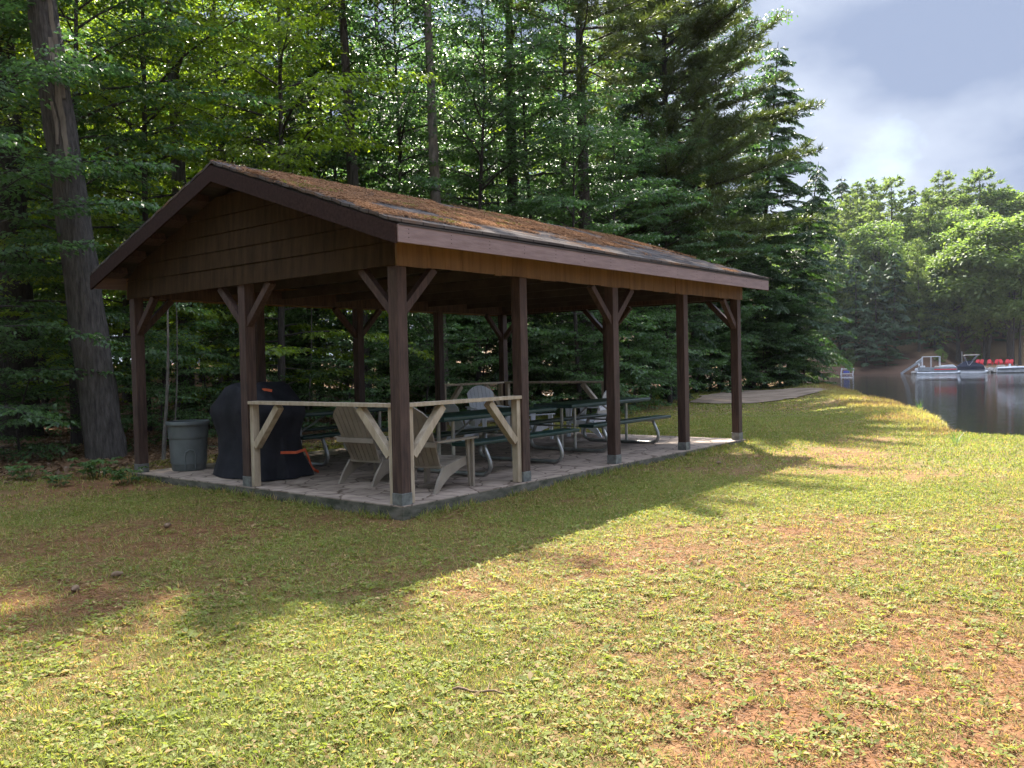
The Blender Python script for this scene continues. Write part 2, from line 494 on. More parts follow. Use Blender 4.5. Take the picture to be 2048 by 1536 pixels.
def roofmat():
    m = bpy.data.materials.new('old_shingles'); m.use_nodes = True
    t = m.node_tree; p = t.nodes['Principled BSDF']
    p.inputs['Roughness'].default_value = 0.95; p.inputs['Specular IOR Level'].default_value = 0.0
    tcn = t.nodes.new('ShaderNodeTexCoord')
    br = t.nodes.new('ShaderNodeTexBrick'); br.inputs['Scale'].default_value = 1
    br.inputs['Color1'].default_value = (0.055, 0.048, 0.045, 1); br.inputs['Color2'].default_value = (0.10, 0.088, 0.08, 1)
    br.inputs['Mortar'].default_value = (0.02, 0.018, 0.016, 1)
    br.inputs['Brick Width'].default_value = 0.30; br.inputs['Row Height'].default_value = 0.14; br.inputs['Mortar Size'].default_value = 0.008
    t.links.new(tcn.outputs['Object'], br.inputs['Vector'])
    n = t.nodes.new('ShaderNodeTexNoise'); n.inputs['Scale'].default_value = 1.6; n.inputs['Detail'].default_value = 9; n.inputs['Roughness'].default_value = 0.7
    t.links.new(tcn.outputs['Object'], n.inputs['Vector'])
    r = t.nodes.new('ShaderNodeValToRGB')
    r.color_ramp.elements[0].position = 0.52; r.color_ramp.elements[0].color = (0, 0, 0, 1); r.color_ramp.elements[1].position = 0.66
    t.links.new(n.outputs['Fac'], r.inputs['Fac'])
    mxn = t.nodes.new('ShaderNodeMixRGB'); mxn.inputs['Color2'].default_value = (0.13, 0.078, 0.048, 1)
    t.links.new(r.outputs['Color'], mxn.inputs['Fac']); t.links.new(br.outputs['Color'], mxn.inputs['Color1'])
    t.links.new(mxn.outputs['Color'], p.inputs['Base Color'])
    b = t.nodes.new('ShaderNodeBump'); b.inputs['Strength'].default_value = 0.6; b.inputs['Distance'].default_value = 0.015
    t.links.new(br.outputs['Fac'], b.inputs['Height']); b.invert = True
    t.links.new(b.outputs['Normal'], p.inputs['Normal'])
    return m
M['roof'] = roofmat()

# ------------------------------------------------------------------ terrain
WATER = -2.05
SHORE = np.array([(2, -70), (7, -34), (9.5, -20), (10.6, -9), at(2048, 17.7), at(1960, 17.9), at(1905, 18.3), at(1882, 20), at(1850, 23), at(1800, 27.3), at(1745, 32), at(1700, 37), at(1655, 43.5), (42, 13.5), (45, 20), (52, 34), (64, 60), (70, 110)], float)
def seg_dist(x, y, P):
    best = np.full(x.shape, 1e9); sgn = np.zeros(x.shape)
    for a, b in zip(P[:-1], P[1:]):
        d = b-a; l2 = d@d
        t = np.clip(((x-a[0])*d[0]+(y-a[1])*d[1])/l2, 0, 1)
        dx = x-a[0]-t*d[0]; dy = y-a[1]-t*d[1]
        q = np.hypot(dx, dy)
        s = np.sign(d[0]*(y-a[1])-d[1]*(x-a[0]))
        mk = q < best
        best = np.where(mk, q, best); sgn = np.where(mk, s, sgn)
    return best*sgn          # positive inland (left of the line)
MOWN = np.array([at(1960, 19.5), at(1905, 17.9), atz(1850, 863, -.05), atz(1740, 845, -.05), atz(1650, 800, -.05), at(1645, 45)], float)
WOODS = np.array([(-40, 9.0), (-9, 8.2), (-2, 7.2), (0.4, 6.7), (4, 6.6), (9, 6.9), (14, 8.0), (20, 10.0), (25, 12.6), (29, 13.2), (33, 10.4), (36.5, 9.4), (42, 9.6)], float)
def height(x, y):
    x = np.asarray(x, float); y = np.asarray(y, float)
    b = -0.15+0.011*np.clip(x, -2, 10)+0.012*np.clip(y, 0, 7)
    b = b+0.045*np.clip(y-8-0.30*np.clip(x-5, 0, 100), 0, 45)
    b = b+0.05*(fbm(x*0.35, y*0.35, 3)-0.5)*sstep(0.3, 2.0, np.maximum(np.maximum(-x, x-8.5), np.maximum(-y, y-5.6)))
    sd = seg_dist(x, y, SHORE)
    b = b+0.16*np.exp(-((sd-1.2)/1.1)**2)*sstep(12.0, 15.0, x)*sstep(-3.0, -1.2, y)*(0.75+0.5*vnoise(x*0.8, y*0.8))
    t = sstep(-2.2, 0.15, sd+0.35*(vnoise(x*1.1, y*1.1)-0.5))
    return -4.5+(b+4.5)*t
def hz(x, y): return float(height(np.array([x]), np.array([y]))[0])

def grid_axis(lo, hi, fine, olo, ohi):
    a = list(np.arange(lo, hi+1e-6, fine)); s = fine
    while a[-1] < ohi: s *= 1.25; a.append(a[-1]+s)
    s = fine; b = []
    p = lo
    while p > olo: s *= 1.25; p -= s; b.append(p)
    return np.array(b[::-1]+a)
def woodsd(x, y): return seg_dist(x, y, WOODS)     # positive inside the wood
def mownd(x, y): return seg_dist(x, y, MOWN)
def bare(x, y):
    """share of bare thatch in the lawn, 0 lush .. 1 bare"""
    n = fbm(x*0.55+3, y*0.55+8, 5)
    k = (n-0.5)*1.9+0.40
    f = .777*(x+6.13)+.63*(y+6.46); q = .63*(x+6.13)-.777*(y+6.46)
    k = k+0.52*sstep(-1.0, 1.2, q)*sstep(9.5, 6.0, f)-.12*sstep(.5, -1.5, q)          # open foreground to the right of the camera
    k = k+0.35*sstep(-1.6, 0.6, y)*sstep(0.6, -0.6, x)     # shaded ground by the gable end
    k = k-0.30*sstep(5.0, 9.0, x)                          # greener towards the lake
    return np.clip(k, 0, 1)
def surf_masks(x, y):
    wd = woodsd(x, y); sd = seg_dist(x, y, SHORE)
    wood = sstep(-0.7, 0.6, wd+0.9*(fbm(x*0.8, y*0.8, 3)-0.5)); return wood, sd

gx = grid_axis(-12, 44, 0.22, -700, 900)
gy = grid_axis(-14, 26, 0.22, -700, 900)
X, Y = np.meshgrid(gx, gy, indexing='ij')
Z = height(X, Y)
nx, ny = X.shape
me = bpy.data.meshes.new('ground')
V = np.stack([X, Y, Z], -1).reshape(-1, 3)
idx = np.arange(nx*ny).reshape(nx, ny)
Fq = np.stack([idx[:-1, :-1], idx[1:, :-1], idx[1:, 1:], idx[:-1, 1:]], -1).reshape(-1, 4)
me.vertices.add(len(V)); me.vertices.foreach_set('co', V.astype(np.float32).ravel())
me.loops.add(Fq.size); me.loops.foreach_set('vertex_index', Fq.astype(np.int32).ravel())
me.polygons.add(len(Fq)); me.polygons.foreach_set('loop_start', np.arange(0, Fq.size, 4, dtype=np.int32)); me.polygons.foreach_set('loop_total', np.full(len(Fq), 4, np.int32))
me.polygons.foreach_set('use_smooth', np.ones(len(Fq), bool))
me.update(calc_edges=True)
wood, sd = surf_masks(X, Y)
bk = bare(X, Y)
def mix3(a, b, t): return np.array(a)*(1-t[..., None])+np.array(b)*t[..., None]
col = mix3((0.14, 0.125, 0.05), (0.165, 0.085, 0.044), bk)
rough_band = sstep(0.3, -0.5, mownd(X, Y)+.5*(vnoise(X*1.5, Y*1.5)-.5))*sstep(10.5, 12.5, X)*sstep(-4, -2.4, Y)
rb = fbm(X*0.9, Y*0.9, 4)
bc = mix3((0.14, 0.09, 0.05), (0.27, 0.20, 0.07), sstep(0.35, 0.6, rb))
col = col*(1-rough_band[..., None])+bc*rough_band[..., None]
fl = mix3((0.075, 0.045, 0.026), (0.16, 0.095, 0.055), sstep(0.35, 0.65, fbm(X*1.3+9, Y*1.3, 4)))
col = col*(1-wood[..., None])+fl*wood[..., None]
wet = sstep(0.1, -0.6, sd)
col = col*(1-wet[..., None])+np.array((0.10, 0.075, 0.05))*wet[..., None]
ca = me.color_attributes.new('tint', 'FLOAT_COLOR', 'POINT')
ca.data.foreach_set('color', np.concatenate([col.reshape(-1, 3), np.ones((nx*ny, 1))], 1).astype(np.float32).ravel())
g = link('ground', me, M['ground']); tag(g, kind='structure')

lk = MB(); lk.add([(-700, -700, WATER), (900, -700, WATER), (900, 900, WATER), (-700, 900, WATER)], [(0, 1, 2, 3)])
tag(lk.build('lake', M['water']), kind='structure')

# asphalt pad near the wood's end
pad = [atz(u, v, 0.04) for u, v in ((1385, 806), (1440, 807.5), (1500, 806), (1560, 800), (1620, 793), (1668, 786.5), (1640, 783.5), (1580, 781.5), (1500, 782), (1440, 786), (1400, 793))]
pm = MB(); pb = []
pc = np.mean(pad, 0)
for k in range(len(pad)):
    a, b = np.array(pad[k]), np.array(pad[(k+1) % len(pad)])
    for t in np.linspace(0, 1, 6)[:-1]:
        q = a+(b-a)*t; pb.append(q+np.array([vnoise(q[0]*2, q[1]*2)-.5, vnoise(q[0]*2+9, q[1]*2)-.5])*0.35)
rings = []
for s in np.linspace(0, 1, 9): rings += [pc+(q-pc)*max(s, .02) for q in pb]
nb_ = len(pb)
pm.add([(p[0], p[1], hz(p[0], p[1])+0.03) for p in rings], [(i*nb_+k, i*nb_+(k+1) % nb_, (i+1)*nb_+(k+1) % nb_, (i+1)*nb_+k) for i in range(8) for k in range(nb_)], True)
tag(pm.build('path', M['asphalt']), kind='structure')
from_pad = np.array(pb+[pb[0]])
def inpoly(x, y, P):
    r = np.zeros(x.shape, bool)
    for (x0, y0), (x1, y1) in zip(P[:-1], P[1:]):
        c = ((y0 > y) != (y1 > y)) & (x < (x1-x0)*(y-y0)/(y1-y0+1e-12)+x0)
        r ^= c
    return r

# stamped concrete floor of the shelter
A, B, H = 8.36, 5.53, 2.484
pt = MB(); pt.box(-0.02, A+0.06, -0.03, B+0.05, -0.35, -0.012)
tag(pt.build('pavement_kerb', M['slabside']), kind='structure')
pt = MB(); pt.box(-0.018, A+0.058, -0.028, B+0.048, -0.012, 0.0)
tag(pt.build('pavement', M['stone']), kind='structure')

# ------------------------------------------------------------------ pavilion
pav = thing('picnic_pavilion', 'open brown timber picnic shelter with a needle covered gable roof', 'pavilion')
PW = 0.14
def post(x, y, lit):
    m = MB(); m.box(x-PW/2, x+PW/2, y-PW/2, y+PW/2, 0.02, H+0.02)
    p = m.build('post', M['brown'], pav, 0.006)
    b = MB(); t = PW/2+0.004
    b.box(x-t, x+t, y-t, y+t, 0.001, 0.125)
    b.build('post_bracket', M['zinc'], p, 0.003)
    return p
e = PW/2
XS = [e, A*0.2510, A*0.5015, A*0.7515, A-e]
for x in XS: post(x, e, 1)
for x in XS: post(x, B-e, 0)
post(e, B/2, 0); post(A-e, B/2, 0)
def brace(p, dx, dy):
    m = MB(); z0, z1 = H-0.50, H+0.0
    x, y = p
    a = (x+dx*0.03, y+dy*0.03, z0); b = (x+dx*0.53, y+dy*0.53, z1)
    m.beam(a, b, 0.085, 0.085)
    m.build('knee_brace', M['brown'], pav, 0.004)
for y in (e, B-e):
    brace((XS[0], y), 1, 0); brace((XS[4], y), -1, 0); brace((XS[2], y), 1, 0); brace((XS[2], y), -1, 0)
for x in (e, A-e):
    brace((x, e), 0, 1); brace((x, B-e), 0, -1); brace((x, B/2), 0, 1); brace((x, B/2), 0, -1)
# perimeter beams behind the siding
for (a, b) in (((0.0, e), (A, e)), ((0.0, B-e), (A, B-e))):
    m = MB(); m.beam((a[0], a[1], H+0.13), (b[0], b[1], H+0.13), 0.10, 0.22); m.build('beam', M['brown'], pav)
for x in (e, A-e):
    m = MB(); m.beam((x, 0.13, H+0.13), (x, B-0.13, H+0.13), 0.10, 0.22); m.build('beam', M['brown'], pav)
OV, OE, EZ, RZ = 0.339, 0.372, 2.842, 3.907
slope = (RZ-EZ)/(B/2+OE)
def rz_(y): return EZ+(y+OE)*slope if y <= B/2 else EZ+(B+OE-y)*slope
# side siding : vertical shakes with a ragged foot
rng = random.Random(3)
def side_siding(y, name):
    m = MB(); x = -0.02; s = -1 if y < 1 else 1
    while x < A+0.02:
        wd = rng.choice((0.12, 0.16, 0.2, 0.28)); x1 = min(x+wd, A+0.02)
        d = rng.uniform(0.0, 0.006); zb = H+rng.uniform(-0.008, 0.006)
        m.box(x+0.0015, x1-0.0015, y-0.012-d, y+0.010, zb, EZ-0.06+0.0)
        x = x1
    return m.build(name, M['siding'], pav)
side_siding(-0.014, 'side_siding'); side_siding(B+0.014, 'side_siding')
# gable siding: lapped boards cut to the roof
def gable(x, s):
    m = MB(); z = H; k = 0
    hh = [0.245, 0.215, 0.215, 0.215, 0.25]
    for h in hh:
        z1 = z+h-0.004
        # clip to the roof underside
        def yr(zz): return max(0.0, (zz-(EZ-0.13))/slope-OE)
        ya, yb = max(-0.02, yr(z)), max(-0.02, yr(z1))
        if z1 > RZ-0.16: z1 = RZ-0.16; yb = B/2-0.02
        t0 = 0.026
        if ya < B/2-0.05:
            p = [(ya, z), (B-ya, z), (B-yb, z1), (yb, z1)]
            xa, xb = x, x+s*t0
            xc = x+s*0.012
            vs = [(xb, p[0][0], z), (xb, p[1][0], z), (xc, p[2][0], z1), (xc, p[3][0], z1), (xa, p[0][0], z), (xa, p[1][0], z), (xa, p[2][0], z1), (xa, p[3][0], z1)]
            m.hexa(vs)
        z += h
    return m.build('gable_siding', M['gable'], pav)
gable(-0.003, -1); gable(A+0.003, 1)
# roof planes
def roof(side):
    m = MB()
    y0 = -OE-0.03 if side == 0 else B+OE+0.03
    n = 20
    yy = [y0+(B/2-y0)*k/n for k in range(n+1)]
    x0, x1 = -OV-0.02, A+0.31
    bx = [x0+(x1-x0)*i/40 for i in range(41)]
    vs = []
    for k, y in enumerate(yy):
        z = rz_(y) if side == 0 else rz_(y)
        if (y < -OE) or (y > B+OE): z = EZ-0.03*slope
        for i, x in enumerate(bx):
            sag = 0.018*(vnoise(np.array([x*0.7+side*40]), np.array([y*0.9]))[0]-0.5)
            vs.append((x, y, z+0.03+sag+(0.012 if k % 2 == 0 else 0)))
    fs = []
    W = len(bx)
    for k in range(n):
        for i in range(W-1):
            fs.append((k*W+i, k*W+i+1, (k+1)*W+i+1, (k+1)*W+i))
    m.add(vs, fs)
    # shingle edge thickness
    nv = len(vs)
    m.add([vs[i] for i in range(W)]+[(vs[i][0], vs[i][1], vs[i][2]-0.03) for i in range(W)], [(i, i+1, W+i+1, W+i) for i in range(W-1)])
    for c in (0, W-1):
        ed = [vs[k*W+c] for k in range(n+1)]
        m.add(ed+[(p[0], p[1], p[2]-0.03) for p in ed], [(k, k+1, n+2+k, n+1+k) for k in range(n)])
    r = m.build('roof', M['roof'], pav)
    d = MB()
    ya, yb = y0, B/2
    za, zb = EZ-0.03*slope+0.0, RZ
    x0, x1 = -OV+0.01, A+0.30
    d.hexa([(x0, ya, za-0.02), (x1, ya, za-0.02), (x1, yb, zb-0.02), (x0, yb, zb-0.02), (x0, ya, za), (x1, ya, za), (x1, yb, zb), (x0, yb, zb)])
    d.build('roof_decking', M['deck'], r)
    return r
r0 = roof(0); r1_ = roof(1)
# fascia boards
for y, s in ((-OE, -1), (B+OE, 1)):
    m = MB(); m.box(-OV-0.002, A+0.307, min(y, y+s*0.025), max(y, y+s*0.025), EZ-0.195, EZ-0.022)
    m.build('fascia', M['fascia'], pav, 0.003)
    if s < 0:
        m = MB()
        for x in np.arange(-0.2, A+0.3, 0.61):
            for dz in (-0.06, -0.10, -0.14):
                m.box(x-0.004, x+0.004, y-0.028, y-0.0245, EZ+dz-0.004, EZ+dz+0.004)
        m.build('nails', M['dark'], pav)['kind'] = 'stuff'
# barge boards
for x, s in ((-OV, -1), (A+0.305, 1)):
    for side in (0, 1):
        ya = -OE-0.01 if side == 0 else B+OE+0.01
        m = MB(); xa, xb = x, x+s*0.03
        za, zb = EZ-0.02, RZ-0.02
        hh = 0.19
        m.hexa([(xa, ya, za-hh), (xb, ya, za-hh), (xb, B/2, zb-hh), (xa, B/2, zb-hh), (xa, ya, za), (xb, ya, za), (xb, B/2, zb), (xa, B/2, zb)])
        m.build('barge_board', M['barge'], pav)
# lookouts beneath the gable overhang, rafters, ties
for x0, x1 in ((-OV+0.01, -0.03), (A+0.03, A+0.29)):
    for side in (0, 1):
        for t in (0.10, 0.27, 0.44, 0.61, 0.78, 0.95):
            y = -OE+t*(B/2+OE); y = y if side == 0 else B-y
            z = rz_(y)-0.09
            m = MB(); m.beam((x0, y, z), (x1, y, z), 0.20, 0.09, (0, -slope if side == 0 else slope, 1)); m.build('lookout', M['brown'], pav)
nr = 15
for i in range(nr):
    x = 0.2+(A-0.4)*i/(nr-1)
    for side in (0, 1):
        ya = -OE+0.03 if side == 0 else B+OE-0.03
        m = MB(); m.beam((x, ya, rz_(ya)-0.10), (x, B/2, RZ-0.10), 0.04, 0.14); m.build('rafter', M['dark'], pav)
for i in range(0, nr, 2):
    x = 0.2+(A-0.4)*i/(nr-1)+0.045
    m = MB(); m.box(x-0.02, x+0.02, 0.16, B-0.16, H+0.10, H+0.23); m.build('ceiling_joist', M['dark'], pav)
m = MB(); m.box(0.02, A-0.02, B/2-0.02, B/2+0.02, RZ-0.24, RZ-0.05); m.build('ridge_beam', M['dark'], pav)
# bare wood railings
HR = 1.058
def railing(p, q):
    p = np.array(p, float); q = np.array(q, float)
    d = (q-p)/np.linalg.norm(q-p)
    a = p+d*(PW/2+0.001); b = q-d*(PW/2+0.001)
    m = MB(); m.beam((*a, HR-0.022), (*b, HR-0.022), 0.14, 0.04)
    rl = m.build('railing', M['bare'], pav, 0.003)
    for s, t in ((a, d), (b, -d)):
        c = s+t*0.036
        k = MB(); k.box(c[0]-0.044 if abs(d[1]) > .5 else c[0]-0.035, c[0]+0.044 if abs(d[1]) > .5 else c[0]+0.035,
                        c[1]-0.035 if abs(d[1]) > .5 else c[1]-0.044, c[1]+0.035 if abs(d[1]) > .5 else c[1]+0.044, 0.004, HR-0.044)
        k.build('rail_post', M['bare'], rl, 0.003)
        k = MB(); s0 = s+t*0.08; s1 = s+t*0.55
        k.beam((*s0, 0.50), (*s1, HR-0.06), 0.085, 0.04 if False else 0.085); k.build('rail_brace', M['bare'], rl, 0.003)
railing((e, e), (e, B/2)); railing((XS[0], e), (XS[1], e))
railing((XS[3], B-e), (XS[4], B-e)); railing((A-e, B-e), (A-e, B/2))

# fallen needles and moss lying on the roof
rs = np.random.RandomState(11)
def scatter_roof(n, thr, seed):
    r = np.random.RandomState(seed)
    x = r.uniform(-OV, A+0.3, n); y = r.uniform(-OE+0.02, B/2, n)
    t = (y+OE)/(B/2+OE)
    den = fbm(x*1.1+5, y*1.6+2, 4)+0.30*(t-0.45)
    k = den > thr+0.10*(r.rand(n)-.5)
    return x[k], y[k], r
x, y, r_ = scatter_roof(190000, 0.52, 2)
n = len(x)
P = np.stack([x, y, EZ+(y+OE)*slope+0.042+r_.uniform(0, 0.02, n)], 1)
a = r_.uniform(0, 6.28, n)
D = np.stack([np.cos(a), np.sin(a), np.sin(a)*slope+r_.uniform(-.2, .35, n)], 1)
N = np.tile([0, -slope, 1.0], (n, 1))+r_.normal(0, .3, (n, 3))
o = link('pine_needles', quads_mesh('pine_needles', leaves(P, D, N, r_.uniform(.05, .11, n), r_.uniform(.004, .010, n))), M['needles'])
tag(o, 'rust brown fallen pine needles strewn over the shelter roof', 'needles', kind='stuff')
x, y, r_ = scatter_roof(40000, 0.66, 9)
k = fbm(x*2.3, y*2.3, 3) > 0.60
x, y = x[k], y[k]; n = len(x)
P = np.stack([x, y, EZ+(y+OE)*slope+0.045], 1); a = r_.uniform(0, 6.28, n)
D = np.stack([np.cos(a), np.sin(a), .8+0*a], 1)
o = link('moss', quads_mesh('moss', leaves(P, D, r_.normal(0, 1, (n, 3)), np.full(n, .035), np.full(n, .02))), M['moss'])
tag(o, 'yellow green moss tufts growing on the shelter roof', 'moss', kind='stuff')

exec_marker = 'objects'
# ------------------------------------------------------------------ furniture
def picnic_table(label, loc, rz=0):
    t = thing('picnic_table', label, 'picnic table', loc, rz, 'picnic tables under the shelter')
    Lh = 1.22
    def plank(y0, y1, z0, z1, name):
        m = MB(); r = 0.02
        m.prism([(y0, z0+r), (y0+r*.4, z0), (y1-r*.4, z0), (y1, z0+r), (y1, z1-r*.5), (y1-r*.5, z1), (y0+r*.5, z1), (y0, z1-r*.5)], 'x', -Lh, Lh)
        return m.build(name, M['green'], t, 0.004)
    plank(-0.38, 0.38, 0.725, 0.785, 'tabletop')
    for s in (-1, 1):
        plank(s*0.64-0.14, s*0.64+0.14, 0.43, 0.48, 'bench')
    for sx in (-1, 1):
        X0 = sx*0.79
        m = MB(); pts = []
        half = [(0.0, 0.03), (0.55, 0.03), (0.66, 0.035), (0.735, 0.07), (0.765, 0.13), (0.76, 0.20), (0.72, 0.29), (0.68, 0.37), (0.66, 0.43)]
        pts = [(X0, -a, b) for a, b in half[::-1]]+[(X0, a, b) for a, b in half[1:]]
        m.tube(pts, 0.028, 8)
        f = m.build('leg_frame', M['tubezinc'], t)
        for y in (-0.13, 0.13):
            m = MB(); m.tube([(X0, y, 0.055), (X0, y, 0.725)], 0.026, 8); m.build('upright', M['tubezinc'], f)
        m = MB(); m.tube([(X0, -0.66, 0.41), (X0, 0.66, 0.41)], 0.016, 6)
        m.tube([(X0, 0, 0.42), (sx*0.2, 0, 0.715)], 0.014, 6); m.build('strut', M['tubezinc'], f)
    return t
picnic_table('dark green picnic table on the lake side of the shelter, right of the middle posts', (6.06, 1.62, 0), R(0))
picnic_table('dark green picnic table in the middle, behind the front bare wood railing', (2.93, 1.40, 0), R(0.5))
picnic_table('dark green picnic table at the back, beside the covered grill', (2.62, 4.22, 0), R(-0.5))

def chair_proto(name, mt, label, group, loc, rz):
    t = thing(name, label, 'chair', loc, rz, group)
    # backrest: fan of slats with an arched top
    m = MB(); ns = 7; tilt = math.tan(R(27))
    zb, xb = 0.27, -0.20
    for i in range(ns):
        f0 = (i-ns/2)/ns; f1 = (i+1-ns/2)/ns
        g = 0.004
        pts = []
        wb, wt = 0.48, 0.60
        def P(f, s): return f*(wb+(wt-wb)*s)
        hgt = lambda f: 0.74*(1-0.42*(2*f)**2*0.5)
        a0, a1 = hgt(f0), hgt(f1)
        for (f, s, sg) in ((f0, 0, 1), (f1, 0, -1), (f1, a1/0.74, -1), (f0, a0/0.74, 1)):
            h = s*0.74
            pts.append((xb-h*tilt*0.9-0.012*math.cos(f*3), P(f, s)+sg*g, zb+h))
        nrm = Vector((math.cos(R(26)), 0, math.sin(R(26))))*0.018
        m.hexa([Vector(p)-nrm for p in pts]+[Vector(p) for p in pts])
    # rim of the moulded back and cross rail
    m.beam((xb-0.02, -0.25, zb+0.02), (xb-0.02, 0.25, zb+0.02), 0.03, 0.05)
    m.beam((xb-0.30*tilt-0.035, -0.31, 0.55), (xb-0.30*tilt-0.035, 0.31, 0.55), 0.03, 0.055)
    m.build('backrest', mt, t)
    m = MB(); n = 6
    for i in range(n):
        a = i/n; b = (i+1)/n-0.02
        def S(q): return (-0.20+0.53*q, 0.285+0.10*q-0.03*max(0, q-.8)*5)
        xa, za = S(a); xc, zc = S(b)
        m.hexa([(xa, -.26, za-.02), (xc, -.26, zc-.02), (xc, .26, zc-.02), (xa, .26, za-.02), (xa, -.26, za), (xc, -.26, zc), (xc, .26, zc), (xa, .26, za)])
    m.build('seat', mt, t)
    for s in (-1, 1):
        m = MB(); pts = [(-0.40, 0.30), (-0.40, 0.345), (-0.1, 0.37), (0.25, 0.40), (0.37, 0.385), (0.39, 0.345), (0.37, 0.30), (0.25, 0.275), (-0.1, 0.285)]
        m.prism([(a, s*b) for a, b in pts], 'z', 0.572, 0.592); m.build('armrest', mt, t)
        m = MB(); y0, y1 = s*0.30, s*0.325
        m.prism([(0.21, 0.572), (0.36, 0.572), (0.335, 0.30), (0.335, 0.0), (0.265, 0.0), (0.24, 0.30)], 'y', min(y0, y1), max(y0, y1))
        m.beam((0.30, s*0.345, 0.0), (0.30, s*0.345, 0.572), 0.03, 0.04)
        m.build('leg', mt, t)
        m = MB(); y0, y1 = s*0.265, s*0.295
        m.prism([(0.36, 0.385), (0.34, 0.28), (0.10, 0.235), (-0.12, 0.16), (-0.26, 0.08), (-0.36, 0.0), (-0.42, 0.0), (-0.34, 0.14), (-0.22, 0.29), (0.1, 0.34)], 'y', min(y0, y1), max(y0, y1))
        m.build('leg', mt, t)
    return t
c1 = chair_proto('garden_chair', M['taupe'], 'taupe slatted garden chair by the gable railing, next to the black grill cover', 'taupe garden chairs', (1.18, 1.66, 0), R(4))
dup(c1, (1.12, 0.62, 0), R(9), 'taupe slatted garden chair behind the front corner post', 'taupe garden chairs')
W1 = chair_proto('lounge_chair', M['white'], 'white slatted garden chair showing its whole tall back against the far bare railing', 'white garden chairs', (6.9, 4.75, 0), R(238))
dup(W1, (5.65, 4.2, 0), R(-8), 'white slatted garden chair mostly hidden behind the middle picnic table', 'white garden chairs', 0.8)
dup(W1, (6.75, 3.5, 0), R(-12), 'white slatted garden chair with one curved arm showing left of the lake side table', 'white garden chairs', 0.82)
dup(W1, (7.85, 2.95, 0), R(97), 'white slatted garden chair seen side on behind the lake side table', 'white garden chairs', 0.98)

# grill under its cover
gr = thing('covered_grill', 'barbecue grill under a black fabric cover with orange straps', 'grill', (0.70, 3.52, 0))
m = MB()
secs = [(0.012, .40, .70), (0.10, .385, .68), (0.30, .345, .62), (0.55, .335, .61), (0.75, .36, .68), (0.86, .375, .72), (0.95, .37, .70), (1.04, .35, .60), (1.14, .33, .48), (1.21, .30, .42), (1.245, .24, .36), (1.25, .10, .2)]
nn = 40; vs = []
rg = np.random.RandomState(4)
for i, (z, hx, hy) in enumerate(secs):
    for k in range(nn):
        t = 2*math.pi*k/nn; ct, st = math.cos(t), math.sin(t)
        p = 4.5
        q = (abs(ct)**p+abs(st)**p)**(-1/p)
        fold = 1+0.06*math.sin(7*t+z*3)*(1-z/1.3)+0.02*math.sin(13*t-z*5)+rg.uniform(-.008, .008)
        zz = z+(0.025*math.sin(5*t) if i > 6 else 0)
        fl = 0.10*max(0, 1-z/0.3)*max(0, math.cos(t+0.35))**3
        vs.append((hx*ct*q*fold+fl, hy*st*q*fold, max(0.008, zz)))
fs = []
for i in range(len(secs)-1):
    for k in range(nn):
        fs.append((i*nn+k, i*nn+(k+1) % nn, (i+1)*nn+(k+1) % nn, (i+1)*nn+k))
fs.append(tuple(range((len(secs)-1)*nn, len(secs)*nn)))
m.add(vs, fs, True); m.build('cover', M['cover'], gr)
def strap(pts, name='strap'):
    m = MB()
    for a, b in zip(pts[:-1], pts[1:]): m.beam(a, b, 0.006, 0.035, (0, 0, 1))
    m.build(name, M['orange'], gr)
strap([(-0.28, -0.35, 1.14), (-0.20, -0.46, 1.18), (-0.10, -0.49, 1.16)], 'handle')
strap([(-0.12, -0.665, 0.36), (0.12, -0.67, 0.34), (0.30, -0.62, 0.36)])
strap([(0.37, -0.52, 0.36), (0.45, -0.50, 0.22), (0.52, -0.47, 0.09), (0.60, -0.44, 0.035), (0.57, -0.55, 0.03)])

# trash can
tcn_ = thing('trash_can', 'grey plastic trash can with moulded handle beside the black grill cover', 'trash can', (0.60, 5.10, 0))
m = MB(); m.lathe([(0.0, 0.002), (0.225, 0.002), (0.235, 0.02), (0.262, 0.44), (0.264, 0.455), (0.274, 0.47), (0.276, 0.49), (0.285, 0.70), (0.275, 0.70), (0.25, 0.1), (0.0, 0.08)], 32)
m.build('body', M['can'], tcn_)
m = MB(); m.lathe([(0.286, 0.66), (0.305, 0.665), (0.308, 0.70), (0.30, 0.715), (0.272, 0.715), (0.272, 0.69)], 32); m.build('rim', M['can'], tcn_)
m = MB(); az = R(225)
def cp(t, z, r=0.262): return (r*math.cos(az+t), r*math.sin(az+t), z)
m.tube([cp(.05, .03, .24), cp(.05, .22, .254), cp(.12, .28, .258), cp(.3, .31, .26), cp(.5, .30, .26), cp(.62, .26, .258), cp(.64, .03, .24)], 0.012, 6); m.build('handle', M['can'], tcn_)

# ------------------------------------------------------------------ tree builders
def rot_h(d, a):
    c, s = math.cos(a), math.sin(a)
    return np.array([d[0]*c-d[1]*s, d[0]*s+d[1]*c, d[2]])

def trunk_mesh(m, h, r, rg, lean=(0, 0), n=12, flare=1.35, crook=0.12, segs=None, top=0.12):
    k = segs or max(8, int(h/0.8)); pts = []; rad = []
    for i in range(k+1):
        t = i/k; z = h*t
        pts.append((lean[0]*z+crook*math.sin(t*5+rg.uniform(0, .2)), lean[1]*z+crook*math.sin(t*4+1.3)-crook*math.sin(1.3), z-0.25*(i == 0)))
        fl = 1+(flare-1)*math.exp(-z/0.35)
        rad.append(r*(1-(1-top)*t**1.05)*fl)
    m.tube(pts, rad, n, wob=0.06, rng=random.Random(int(rg.randint(1e6))))
    P = np.array(pts)
    def axis(z):
        return np.array([np.interp(z, P[:, 2], P[:, 0]), np.interp(z, P[:, 2], P[:, 1]), z])
    return axis

